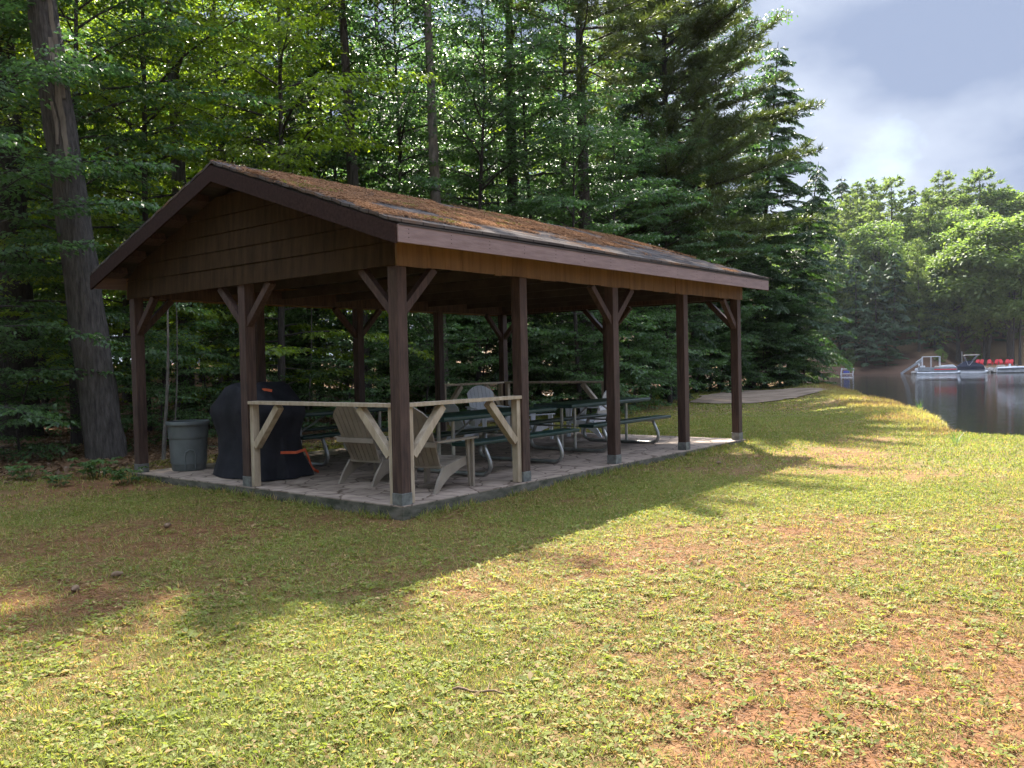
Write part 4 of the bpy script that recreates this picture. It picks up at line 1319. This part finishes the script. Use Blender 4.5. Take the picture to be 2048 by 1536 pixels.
# longer blades left by the mower along the floor slab
r = np.random.RandomState(21); n = 9000; k = r.rand(n) < .55
x = np.where(k, r.uniform(-.1, A+.2, n), np.where(r.rand(n) < .5, -.03-r.exponential(.05, n), A+.07+r.exponential(.05, n)))
y = np.where(k, np.where(r.rand(n) < .6, -.04-r.exponential(.05, n), B+.06+r.exponential(.05, n)), r.uniform(-.1, B+.1, n))
k = fbm(x*2.2, y*2.2, 3) > .47; x, y = x[k], y[k]; n = len(x); a = r.uniform(0, 6.28, n); e = r.uniform(.6, 1.5, n)
D = np.stack([np.cos(a)*np.cos(e), np.sin(a)*np.cos(e), np.sin(e)], 1); N = np.stack([-np.cos(a)*np.sin(e), -np.sin(a)*np.sin(e), np.cos(e)], 1)
GV.append(leaves(np.stack([x, y, height(x, y)-.01], 1), D, N, r.uniform(.05, .14, n), r.uniform(.004, .012, n))); GC.append(grass_tint(n, r, x, y, np.full(n, .3)))
# flat dry thatch between the tufts
x, y, d, r = grass_points(330000, 2.3, 11, 15); k = lawn_filter(x, y) & (r.rand(len(x)) < (6.5/np.maximum(d, 4))**1.5)
x, y = x[k], y[k]; n = len(x); b = bare(x, y); a = r.uniform(0, 6.28, n); e = r.uniform(-.05, .40, n)
D = np.stack([np.cos(a)*np.cos(e), np.sin(a)*np.cos(e), np.sin(e)], 1)
GV.append(leaves(np.stack([x, y, height(x, y)+.003], 1), D, np.array([0, 0, 1.])+r.normal(0, .5, (n, 3)), r.uniform(.02, .06, n), r.uniform(.003, .007, n)))
st_ = np.array((.225, .125, .062))*r.uniform(.45, 1.35, (n, 1)); gr_ = np.array((.17, .18, .045))*r.uniform(.6, 1.3, (n, 1))
GC.append(np.where((r.rand(n) < .25+.6*b)[:, None], st_, gr_))
# rough unmown strip on the bank
r = np.random.RandomState(9); n = 240000
x = r.uniform(10.8, 37, n); y = r.uniform(-3.2, 10, n); s_ = seg_dist(x, y, SHORE)
k = (s_ > -1.0) & (mownd(x, y) < .4*(vnoise(x*1.5, y*1.5)-.3)) & (fbm(x*1.6, y*1.6, 3) > .40) & ~inpoly(x, y, from_pad)
x, y = x[k], y[k]; n = len(x); a = r.uniform(0, 6.28, n); e = r.uniform(.5, 1.45, n)
D = np.stack([np.cos(a)*np.cos(e), np.sin(a)*np.cos(e), np.sin(e)], 1); N = np.stack([-np.cos(a)*np.sin(e), -np.sin(a)*np.sin(e), np.cos(e)], 1)
GV.append(leaves(np.stack([x, y, height(x, y)-.01], 1), D, N, r.uniform(.05, .17, n), r.uniform(.008, .016, n)))
c1_ = np.array((.32, .28, .11)); c2_ = np.array((.24, .155, .085)); tt = sstep(.4, .62, fbm(x*1.1+4, y*1.1, 3)+.2*(r.rand(n)-.5))[:, None]
GC.append(c1_*(1-tt)+c2_*tt)
GVa = np.concatenate(GV); GCa = np.concatenate(GC)
me = quads_mesh('grass', GVa)
ca = me.color_attributes.new('tint', 'FLOAT_COLOR', 'POINT')
ca.data.foreach_set('color', np.repeat(np.concatenate([GCa, np.ones((len(GCa), 1))], 1), 4, 0).astype(np.float32).ravel())
tag(link('grass', me, M['grass']), kind='stuff', label='short patchy lawn grass and clover with dry thatch showing through', cat='grass')
# leaf litter in the wood, a few leaves on the lawn
n = 130000; r = np.random.RandomState(12); d = np.sqrt(r.uniform(9**2, 38**2, n)); a = YAW+np.radians(r.uniform(-26, 70, n))
x, y = CAM[0]+d*np.cos(a), CAM[1]+d*np.sin(a); k = (woodsd(x, y) > -.5) & (seg_dist(x, y, SHORE) > 0)
x, y = x[k], y[k]; n = len(x); a = r.uniform(0, 6.28, n)
D = np.stack([np.cos(a), np.sin(a), r.uniform(-.1, .5, n)], 1); S = r.uniform(.05, .11, n)
tag(link('leaf_litter', quads_mesh('leaf_litter', leaves(np.stack([x, y, height(x, y)+.015], 1), D, np.array([0, 0, 1.])+r.normal(0, .4, (n, 3)), S, S*.6)), M['litter']), kind='stuff', label='brown dead leaves covering the forest floor', cat='leaves')
# stick and pine cones lying on the lawn
x0, y0 = atz(905, 1371, -.12); x1, y1 = atz(1012, 1377, -.12)
m = MB(); pts = [(x0+(x1-x0)*t, y0+(y1-y0)*t+.012*math.sin(t*7), hz(x0, y0)+.035+.008*math.sin(t*11)) for t in np.linspace(0, 1, 9)]
m.tube(pts, [.006, .007, .007, .006, .006, .006, .005, .004, .003], 6); m.tube([pts[5], (pts[5][0]+.05, pts[5][1]+.03, pts[5][2]+.02)], [.004, .002], 5)
tag(m.build('stick', M['deadtwig']), 'thin bent stick lying on the sunlit lawn in the foreground', 'stick')
pc0 = None
for u, v, lab in ((234, 1147, 'pine cone on the shaded lawn left of the shelter shadow corner'), (335, 1052, 'pine cone on the bare ground in front of the gable end'), (1437, 935, 'pine cone on the grass in front of the end post'), (150, 1175, 'pine cone near the left edge of the lawn')):
    x, y = atz(u, v, -.13); z = hz(x, y)+.03
    if pc0 is None:
        m = MB(); m.lathe([(.0, -.045), (.018, -.04), (.026, -.02), (.024, -.005), (.028, 0), (.022, .015), (.02, .02), (.016, .04), (.004, .055), (0, .056)], 10)
        pc0 = m.build('pine_cone', M['deadtwig']); tag(pc0, lab, 'pine cone', 'pine cones on the ground'); pc0.location = (x, y, z); pc0.rotation_euler = (1.4, .2, .5)
    else:
        o = pc0.copy(); C.objects.link(o); o.location = (x, y, z); o.rotation_euler = (1.5, .3, u); o['label'] = lab

# ------------------------------------------------------------------ far shore
FAZ = YAW-math.atan((1850-1024)/FPX)
fc = np.array([math.cos(FAZ), math.sin(FAZ)]); fp = np.array([math.sin(FAZ), -math.cos(FAZ)])
D0 = 172.0
def fxy(s, q): return CAM[0]+fc[0]*(D0+s)+fp[0]*q, CAM[1]+fc[1]*(D0+s)+fp[1]*q
def fu(u, s):
    """across-shore place q of image column u at depth s"""
    d = azdir(u); k = (D0+s)/(d@fc); return (d@fp)*k
def fh(s, q):
    s = np.asarray(s, float); q = np.asarray(q, float)
    s = s-2.5*(fbm(q*.06+7, q*0+3, 3)-.5)*2
    flat = sstep(1.5, 6.0, q)
    steep = -3.0+sstep(-1.5, 2.5, s)*1.9+np.clip(s-1.5, 0, 75)*.34
    bench = -3.0+sstep(-.8, 1.2, s)*2.15+np.clip(s-13, 0, 75)*.36
    h = steep*(1-flat)+bench*flat
    h = h-np.clip(-q-18, 0, 60)*.16*np.clip(s/40, 0, 1)
    return h+.8*(fbm(s*.12, q*.12, 3)-.5)*np.clip(s/8, 0, 1)
def fhz(s, q): return float(fh(np.array([s]), np.array([q]))[0])
ss_ = np.concatenate([np.arange(-8, 30, 1.0), np.arange(30, 130, 4.0)]); qs = np.arange(-150, 90, 1.5)
SS, QQ = np.meshgrid(ss_, qs, indexing='ij'); XX, YY = fxy(SS, QQ); ZZ = fh(SS, QQ)
a_, b_ = SS.shape; idx = np.arange(a_*b_).reshape(a_, b_)
Fq = np.stack([idx[:-1, :-1], idx[1:, :-1], idx[1:, 1:], idx[:-1, 1:]], -1).reshape(-1, 4)
me = bpy.data.meshes.new('hill'); me.from_pydata(np.stack([XX, YY, ZZ], -1).reshape(-1, 3).tolist(), [], Fq.tolist()); me.update()
hc = mix3((.10, .062, .045), (.24, .165, .10), sstep(.4, .62, fbm(SS*.22+2, QQ*.22, 4)+.25*sstep(4, 14, QQ)*sstep(4, 20, SS)))
ca = me.color_attributes.new('tint', 'FLOAT_COLOR', 'POINT')
ca.data.foreach_set('color', np.concatenate([hc.reshape(-1, 3), np.ones((a_*b_, 1))], 1).astype(np.float32).ravel())
tag(link('hill', me, M['ground']), kind='structure')

FK = {
 'P': (pine(81, 20, 4.6, 5.0, .26, whorl=1.75, nper=6, tuft=9, ln=.62, wd=.16, tstep=.30, up=4, cone=.5), 'farpine'),
 'Q': (pine(82, 20, 4.2, 3.5, .24, whorl=1.45, nper=6, tuft=9, ln=.62, wd=.16, tstep=.30, up=6, cone=.72), 'farpine'),
 'H': (hemlock(83, 18, 4.2, .8, .22, (0, 0), .42, .75, .22, .4), 'fardark'),
 'D': (clumps(84, 15, 5.2, 4.5, 85, .34, 150), 'fardec'),
 'E': (clumps(85, 13, 4.6, 3.0, 75, .34, 150), 'fardec'),
 'S': (clumps(86, 5, 2.6, .5, 26, .34, 90, .08), 'fardec'),
}
fprot = {}
FH = {'P': 20, 'Q': 20, 'H': 18, 'D': 15, 'E': 13, 'S': 5}
FN = {'P': 'pine_tree', 'Q': 'pine_tree', 'H': 'hemlock_tree', 'D': 'hardwood_tree', 'E': 'hardwood_tree', 'S': 'shrub'}
rf = random.Random(5)
def far(kind, u, v, s, label, group=None, lm=None, wide=1.0):
    q = fu(u, s); x, y = fxy(s, q); zb = fhz(s, q)-.3
    d = math.hypot(x-CAM[0], y-CAM[1]); zt = topz(u, v, d)
    k = max(.35, (zt-zb)/FH[kind]); sc_ = (k*wide, k*wide, k)
    if kind not in fprot:
        mv, l0 = FK[kind]
        fprot[kind] = make_tree(FN[kind], label, mv, M['bark'], M[lm or l0], (x, y, zb), rf.uniform(0, 6), group, 'shrub' if kind == 'S' else 'tree')
        fprot[kind].scale = sc_
        return
    o = dup(fprot[kind], (x, y, zb), rf.uniform(0, 6), label, group, sc_)
    if not group and 'group' in o: del o['group']
FG = 'trees on the far hillside'
far('H', 1690, 352, 52, 'dark layered conifer at the left end of the far ridge', FG, wide=1.45)
far('Q', 1720, 368, 56, 'pale pine just right of the dark ridge end conifer', FG, wide=1.45)
far('Q', 1747, 360, 60, 'narrow pine between two broader crowns on the far ridge', FG, wide=1.45)
far('P', 1786, 360, 40, 'tall forked pine with bare lower trunk in the middle of the far hillside', FG, wide=1.5)
far('H', 1829, 367, 66, 'small dark spire on the far ridge, left of a pair', FG, wide=.8)
far('H', 1852, 371, 66, 'small dark spire on the far ridge, right of a pair', FG, wide=.8)
far('P', 1888, 347, 62, 'slim pine with an open flat top standing over the far ridge', FG, wide=1.25)
far('H', 1912, 378, 62, 'short dark spruce between two tall ridge pines', FG, wide=.8)
far('P', 1962, 345, 50, 'highest pine of the far ridge, with tiered boughs, above the red chairs', FG, wide=1.5)
far('Q', 1932, 372, 60, 'pale pine left of the highest ridge pine', FG, wide=1.45)
far('D', 2000, 386, 52, 'round topped tree right of the highest ridge pine', FG)
far('D', 2040, 394, 50, 'round topped ridge tree cut by the right edge of the picture', FG)
far('D', 1640, 408, 50, 'pale round tree showing past the near hemlock tip', FG)
far('D', 1604, 432, 44, 'pale round tree half hidden by the near hemlock', FG)
far('Q', 1667, 430, 36, 'feathery light pine below the ridge end conifer', FG)
far('P', 1706, 392, 27, 'broad yellow green pine with its trunk showing, left part of the far hillside', FG, wide=1.15)
far('Q', 1745, 420, 32, 'soft pale pine between the broad pine and the forked pine', FG)
far('P', 1858, 388, 30, 'broad tiered pine in the middle of the far hillside', FG, wide=1.2)
far('Q', 1822, 420, 34, 'pale pine between the forked pine and the broad tiered pine', FG)
far('E', 1760, 452, 22, 'yellow green broadleaf crown below the forked pine', FG)
far('Q', 1905, 430, 34, 'green pine right of the broad tiered pine', FG)
far('D', 1930, 425, 30, 'round grey green crown behind the large shore tree', FG)
far('D', 1972, 448, 17, 'large spreading tree above the red chairs', FG, wide=1.15)
far('D', 2022, 440, 15, 'large spreading tree at the right edge behind the white speedboat', FG, wide=1.2)
far('E', 1915, 500, 16, 'spreading tree just left of the red chairs', FG, wide=1.1)
far('H', 1680, 470, 10, 'dark hemlock at the water left of the boat lift', FG, wide=1.1)
far('H', 1712, 505, 7, 'dark hemlock right behind the boat lift', FG, wide=1.25)
far('H', 1752, 520, 8, 'dark hemlock in the middle of the steep bank', FG, wide=1.3)
far('H', 1790, 495, 9, 'dark hemlock above the grey gangway', FG, wide=1.2)
far('H', 1733, 610, 3, 'low dark hemlock at the foot of the steep far bank, right of the boat lift', FG, wide=1.5)
far('H', 1772, 625, 3.5, 'low dark hemlock at the foot of the far bank, left of the grey ramp', FG, wide=1.5)
far('Q', 1838, 480, 11, 'green pine above the white framed boat', FG)
far('H', 1870, 540, 12, 'dark hemlock behind the pontoon boats', FG, wide=1.1)
far('Q', 1872, 520, 18, 'soft green pine on the slope behind the pontoon boats', FG)
far('E', 1640, 520, 8, 'green tree at the far water, just right of the near wood', FG)
far('E', 1600, 500, 8, 'green tree on the far shore half hidden by the near wood', FG)
far('H', 1615, 440, 22, 'dark conifer on the far shore beside the near hemlock', FG)
far('S', 1700, 700, 3, 'low bush on the far bank over the boat lift', 'bushes on the far shore')
far('S', 1668, 698, 3, 'pale bush with bare twigs left of the boat lift', 'bushes on the far shore')
far('S', 1950, 690, 16, 'round bush on the slope above the red chairs', 'bushes on the far shore')
far('S', 2030, 640, 28, 'sunlit bush high on the slope at the right edge', 'bushes on the far shore')
far('S', 1985, 640, 30, 'sunlit bush on the slope between the shore trunks', 'bushes on the far shore')
far('S', 1880, 700, 6, 'bush on the bank behind the pontoon boats', 'bushes on the far shore')
# further trees of the hillside that fill the wood between those, and behind the near wood
GH = 'trees filling the far hillside'
lab = {'P': 'pine among the close packed trees of the far hillside', 'Q': 'pine among the close packed trees of the far hillside', 'H': 'dark conifer among the close packed trees of the far hillside', 'D': 'broadleaf tree among the close packed trees of the far hillside', 'E': 'broadleaf tree among the close packed trees of the far hillside'}
for s in (18, 27, 37, 47, 58, 70):
    for u in range(1560, 2110, 46):
        uu = u+rf.uniform(-16, 16); v = 555-s*2.1+rf.uniform(-14, 26)
        if uu > 1900 and s < 26: continue
        k = rf.choice('QPQPHHE' if uu < 1880 else 'QPHDE')
        far(k, uu, max(v, 398), s+rf.uniform(-3, 3), lab[k], GH)
for u in range(700, 1560, 60):
    k = rf.choice('QPHD'); far(k, u+rf.uniform(-15, 15), 470+rf.uniform(-20, 20), 12+rf.uniform(0, 20), 'tree of the far shore glimpsed through gaps in the near wood', 'far shore trees behind the near wood')
# two bare shore trunks in front of the chairs, one leaning dead trunk
for u, s, h, r, lab_ in ((2026, 8, 17, .26, 'left of two dark bare trunks rising beside the red chairs'), (2040, 8.5, 18, .27, 'right of two dark bare trunks rising beside the red chairs'), (1968, 14, 15, .3, 'dark trunk on the slope behind the red chairs')):
    q = fu(u, s); x, y = fxy(s, q); rg = np.random.RandomState(u); m = MB(); trunk_mesh(m, h, r, rg, (.02, .01), 9, 1.3, .2)
    mv = clumps(u, h+2, 4, 9, 30, .42, 90, .1); t = thing('hardwood_tree', lab_, 'tree', (x, y, fhz(s, q)-.2)); m.build('trunk', M['barkd'], t); link('crown', quads_mesh('crown', mv[1]), M['fardec'], t)

# ---- boats and shore furniture, placed in the shore's own frame (x along the shore, y inland)
FROT = math.atan2(fp[1], fp[0])
def shore(name, label, cat, u, s, z=WATER, rz=0, group=None):
    q = fu(u, s); x, y = fxy(s, q)
    t = thing(name, label, cat, (x, y, z), FROT+rz, group)
    t.scale = (1.0, 1.0, 1.1) if cat == 'boat' else (1, 1, 1)
    return t
def pontoon_hull(t, L_=6.6, W_=2.4, mh='alu'):
    for y in (-W_/2+.35, W_/2-.35):
        m = MB(); m.tube([(-L_/2, y, .16), (-L_/2+.3, y, .12), (L_/2-.9, y, .12), (L_/2-.3, y, .2), (L_/2, y, .38)], [.29, .3, .3, .24, .08], 12); m.build('pontoon', M[mh], t)
    m = MB(); m.box(-L_/2+.1, L_/2-.4, -W_/2, W_/2, .42, .52); m.build('deck', M['greydock'], t, .01)
def outboard(t, x, mt, s=1.0):
    m = MB(); m.lathe([(0, .95*s), (.2*s, .92*s), (.26*s, .7*s), (.22*s, .45*s), (.08*s, .3*s)], 12, (x, 0, 0), 1.25, .8); o = m.build('outboard_motor', M[mt], t)
    m = MB(); m.box(x-.06, x+.06, -.04, .04, -.45, .35); m.build('lower_unit', M['navy'], o)
# white framed pontoon boat
b1 = shore('pontoon_boat', 'white pontoon boat with an open square canopy frame, first boat from the left', 'boat', 1858, -2.2, rz=R(4))
pontoon_hull(b1, 3.6*1.15)
m = MB()
for y in (-1.1, 1.1): m.box(-1.9, 1.5, y-.02, y+.02, .58, 1.05)
m.box(1.48, 1.52, -1.1, 1.1, .58, 1.05); m.build('side_panel', M['greydock'], b1)
m = MB(); zt = 2.75
for x in (-1.1, 1.7):
    for y in (-1.0, 1.0): m.tube([(x, y, .5), (x, y, zt)], .045, 6)
for y in (-1.0, 1.0): m.tube([(-1.1, y, zt), (1.7, y, zt)], .05, 6); m.tube([(.3, y, .5), (.3, y, zt)], .03, 6)
for x in (-1.1, 1.7): m.tube([(x, -1, zt), (x, 1, zt)], .05, 6)
m.build('canopy_frame', M['hull'], b1)
m = MB(); m.box(-1.5, -.7, -.9, .9, .55, 1.3); m.build('seat', M['hull'], b1, .05)
m = MB(); m.tube([(-1.75, -1.0, .5), (-1.8, -1.0, 1.75)], .02, 5); fl_ = m.build('flag_pole', M['hull'], b1)
m = MB(); m.box(-1.82, -1.55, -1.01, -.99, 1.35, 1.7); m.build('flag', M['hull'], fl_)
outboard(b1, -2.0, 'hull')
# grey and white pontoon boat
b2 = shore('pontoon_boat', 'grey pontoon boat with red stripe and pale covers, second from the left', 'boat', 1893, -2.4, rz=R(-3))
pontoon_hull(b2, 4.4)
m = MB()
for y in (-1.15, 1.15): m.box(-2.0, 1.7, y-.02, y+.02, .56, 1.0)
m.build('side_panel', M['greydock'], b2)
m = MB(); m.box(-1.9, 1.6, -1.18, -1.165, .62, .78); m.build('stripe', M['red'], b2)
m = MB(); m.prism([(-1.2, 1.0), (-.9, 1.32), (1.0, 1.42), (1.6, 1.0)], 'y', -1.0, 1.0); m.build('seat_cover', M['hull'], b2, .05)
m = MB(); m.prism([(-2.0, 1.0), (-1.8, 1.25), (-1.25, 1.2), (-1.2, 1.0)], 'y', -1.0, 1.0); m.build('seat_cover', M['tan'], b2, .05)
# pontoon boat with a black cover
b3 = shore('pontoon_boat', 'pontoon boat under a black cover with a small raised sun top, third from the left', 'boat', 1938, -2.0, rz=R(3))
pontoon_hull(b3, 5.6, 2.4, 'hull')
m = MB(); vs = []
prof = [(-2.4, .62, .95), (-1.9, 1.15, 1.05), (-.9, 1.85, 1.05), (.1, 1.98, 1.05), (1.3, 1.55, 1.05), (2.2, 1.25, .95), (2.4, .62, .7)]
for x, zt, hw in prof: vs += [(x, -hw, .5), (x, -hw*1.02, min(zt, 1.1)), (x, -hw*.5, zt), (x, 0, zt+.06), (x, hw*.5, zt), (x, hw*1.02, min(zt, 1.1)), (x, hw, .5)]
m.add(vs, [(i*7+k, i*7+k+1, i*7+k+8, i*7+k+7) for i in range(6) for k in range(6)]+[tuple(range(7)), tuple(range(48, 41, -1))]); m.build('boat_cover', M['navy'], b3)
m = MB(); m.prism([(-.9, 2.82), (-.6, 2.95), (1.4, 3.0), (1.7, 2.88), (1.4, 2.84), (-.6, 2.82)], 'y', -1.0, 1.0); bt = m.build('sun_top', M['tan'], b3)
m = MB()
for y in (-.95, .95): m.tube([(-.2, y, 1.2), (-.8, y, 2.85)], .025, 5); m.tube([(-.1, y, 1.2), (1.3, y, 2.88)], .025, 5)
m.tube([(-1.1, 0, 1.8), (-1.1, 0, 3.5)], .04, 5); m.build('sun_top_frame', M['alu'], bt)
outboard(b3, -2.75, 'blue', 1.25)
# speedboat
b4 = shore('speedboat', 'white open speedboat moored at the right edge', 'boat', 2028, -2.2, rz=R(2))
m = MB(); vs = []
st = [(-2.6, .95, .75, .9), (-1.5, 1.0, .8, .95), (0, 1.0, .85, 1.0), (1.4, .8, .9, 1.0), (2.3, .4, 1.0, 1.05), (2.9, .05, 1.1, 1.1)]
for x, hw, sh, ct in st: vs += [(x, 0, -.1 if x < 2 else .35), (x, -hw*.8, .1 if x < 2 else .5), (x, -hw, sh), (x, -hw*.7, ct), (x, hw*.7, ct), (x, hw, sh), (x, hw*.8, .1 if x < 2 else .5)]
n = 7; m.add(vs, [(i*n+k, i*n+(k+1) % n, (i+1)*n+(k+1) % n, (i+1)*n+k) for i in range(5) for k in range(n)]+[tuple(range(n)), tuple(range(6*n-1, 5*n-1, -1))]); m.build('hull', M['hull'], b4)
m = MB(); m.prism([(.5, 1.0), (.15, 1.45), (.1, 1.45), (.4, 1.0)], 'y', -.75, .75); m.build('windshield', M['glass'], b4)
for y in (-.4, .4):
    m = MB(); m.prism([(-.5, .95), (-.6, 1.4), (-.75, 1.4), (-.8, .95)], 'y', y-.25, y+.25); m.build('seat', M['hull'], b4, .03)
m = MB(); m.box(-2.5, -1.4, -.7, .7, .92, 1.22); m.build('rear_bench', M['tan'], b4, .05)
m = MB(); m.box(-2.55, 2.0, -1.03, -.99, .55, .68); m.build('stripe', M['navy'], b4)
# boat lift
lf = shore('boat_lift', 'pale metal boat lift frame standing in the far water, left of all the boats', 'boat lift', 1694, -2.5)
m = MB()
for x in (-1.05, 1.0): m.tube([(x-.15, -.7, -.8), (x+.12, -.7, 1.25)], .05, 6); m.tube([(x-.15, .8, -.8), (x+.12, .8, 1.25)], .05, 6)
m.tube([(-.95, -.7, 1.1), (1.15, -.7, 1.1)], .04, 6); m.tube([(-1.05, -.7, .2), (1.0, -.7, .2)], .04, 6); m.tube([(1.12, -.7, 1.2), (1.12, .8, 1.2)], .04, 6); m.build('lift_frame', M['alu'], lf)
m = MB(); m.box(-.6, .4, -.5, .6, .35, .75); m.build('carriage', M['blue'], lf, .05)
# gangway
gw = shore('gangway', 'long grey ramp slanting from the bank down into the water', 'ramp', 1824, 0.2)
m = MB(); m.hexa([(-1.9, -.5, -.25), (1.7, -.5, 2.25), (1.7, .5, 2.25), (-1.9, .5, -.25), (-1.9, -.5, .25), (1.7, -.5, 2.75), (1.7, .5, 2.75), (-1.9, .5, .25)]); m.build('ramp', M['greydock'], gw)
m = MB(); m.hexa([(.6, -.52, 1.99), (1.72, -.52, 2.77), (1.72, .52, 2.77), (.6, .52, 1.99), (.6, -.52, 2.15), (1.72, -.52, 2.93), (1.72, .52, 2.93), (.6, .52, 2.15)]); m.build('ramp_end', M['hull'], gw)
m = MB()
for y in (-.4, .4): m.tube([(1.4, y, 2.1), (1.4, y, .3)], .05, 6)
m.build('support', M['greydock'], gw)
# red chairs on the far beach
rc = None
RL = ['red garden chair, leftmost on the far beach', 'red garden chair, second from the left, touching the leftmost', 'red garden chair, third from the left, across a gap from the first pair', 'red garden chair, fourth from the left on the far beach', 'red garden chair, third from the right end of the row', 'red garden chair, second from the right end of the row', 'red garden chair at the right end of the row, beside the bare trunks']
for u, lab_ in zip((1953, 1961.5, 1979, 1991, 2004, 2015, 2021), RL):
    s = 5.5+rf.uniform(-.5, .8); q = fu(u, s); x, y = fxy(s, q); z = fhz(s, q)
    rzz = FAZ+math.pi+rf.uniform(-.5, .5)
    if rc is None: rc = chair_proto('beach_chair', M['red'], lab_, 'red chairs on the far beach', (x, y, z), rzz); rc.scale = (1.12,)*3
    else: dup(rc, (x, y, z), rzz, lab_, None, 1.12)
# shore rocks
def rock(seed):
    rg = np.random.RandomState(seed); m = MB(); vs = []; n, k = 9, 6
    for i in range(k+1):
        ph = math.pi*i/k
        for j in range(n):
            t = 6.283*j/n; r_ = rg.uniform(.78, 1.12) if 0 < i < k else 1
            vs.append((r_*math.sin(ph)*math.cos(t), r_*.8*math.sin(ph)*math.sin(t), r_*.68*math.cos(ph)))
    m.add(vs, [(i*n+j, i*n+(j+1) % n, (i+1)*n+(j+1) % n, (i+1)*n+j) for i in range(k) for j in range(n)]); return m
rk = [None, None, None]; i = 0
for u0, u1, nn_, lab_ in ((1826, 1842, 6, 'grey boulder at the foot of the slanting ramp'), (1955, 2001, 20, 'grey boulder in the stone edging below the red chairs'), (2001, 2075, 16, 'grey boulder in the stone edging behind the white speedboat'), (1842, 1955, 16, 'grey boulder in the stone edging behind the pontoon boats')):
    for j in range(nn_):
        u = u0+(u1-u0)*(j+rf.random())/nn_; s = rf.uniform(-1.0, .5); q = fu(u, s); x, y = fxy(s, q)
        z = WATER+.2+.5*max(0, s+.6); k = i % 3; i += 1; sz = rf.uniform(.38, .75)
        if rk[k] is None: rk[k] = rock(k+3).build('boulder', M['rock']); o = rk[k]
        else: o = rk[k].copy(); C.objects.link(o)
        o.location = (x, y, z); o.rotation_euler = (0, 0, rf.uniform(0, 6)); o.scale = (sz,)*3
        tag(o, lab_, 'boulder', 'boulders along the far shore')

# grassy weeds on the near bank
wd0 = None
for u, d, lab_ in ((1838, 24, 'pale tuft of tall grass on the crest of the near bank'), (1909, 15.8, 'single green weed at the right end of the near bank')):
    x, y = at(u, d); rg = np.random.RandomState(u); n = 14; P = []; D = []; N = []; S = []
    for k in range(n):
        a = rg.uniform(0, 6.28); e = rg.uniform(.9, 1.5)
        P.append([.03*math.cos(a), .03*math.sin(a), 0]); D.append([math.cos(a)*math.cos(e), math.sin(a)*math.cos(e), math.sin(e)]); N.append([-math.cos(a), -math.sin(a), .5]); S.append(rg.uniform(.18, .36))
    o = link('weed', quads_mesh('weed', leaves(np.array(P), np.array(D), np.array(N), np.array(S), np.full(n, .016))), M['plant'])
    o.location = (x, y, hz(x, y)); tag(o, lab_, 'weed', 'weeds on the near bank')

# ------------------------------------------------------------------ air
hm_ = bpy.data.materials.new('summer_haze'); hm_.use_nodes = True
t = hm_.node_tree; t.nodes.clear(); o_ = t.nodes.new('ShaderNodeOutputMaterial'); pv = t.nodes.new('ShaderNodeVolumePrincipled')
pv.inputs['Color'].default_value = (0.86, 0.92, 1.0, 1); pv.inputs['Density'].default_value = 0.00007; pv.inputs['Anisotropy'].default_value = 0.2
t.links.new(pv.outputs['Volume'], o_.inputs['Volume'])
m = MB(); m.box(-720, 920, -720, 920, -6.5, 46)
tag(m.build('haze', hm_), kind='stuff', label='faint summer haze over the lake and the far hillside', cat='haze')
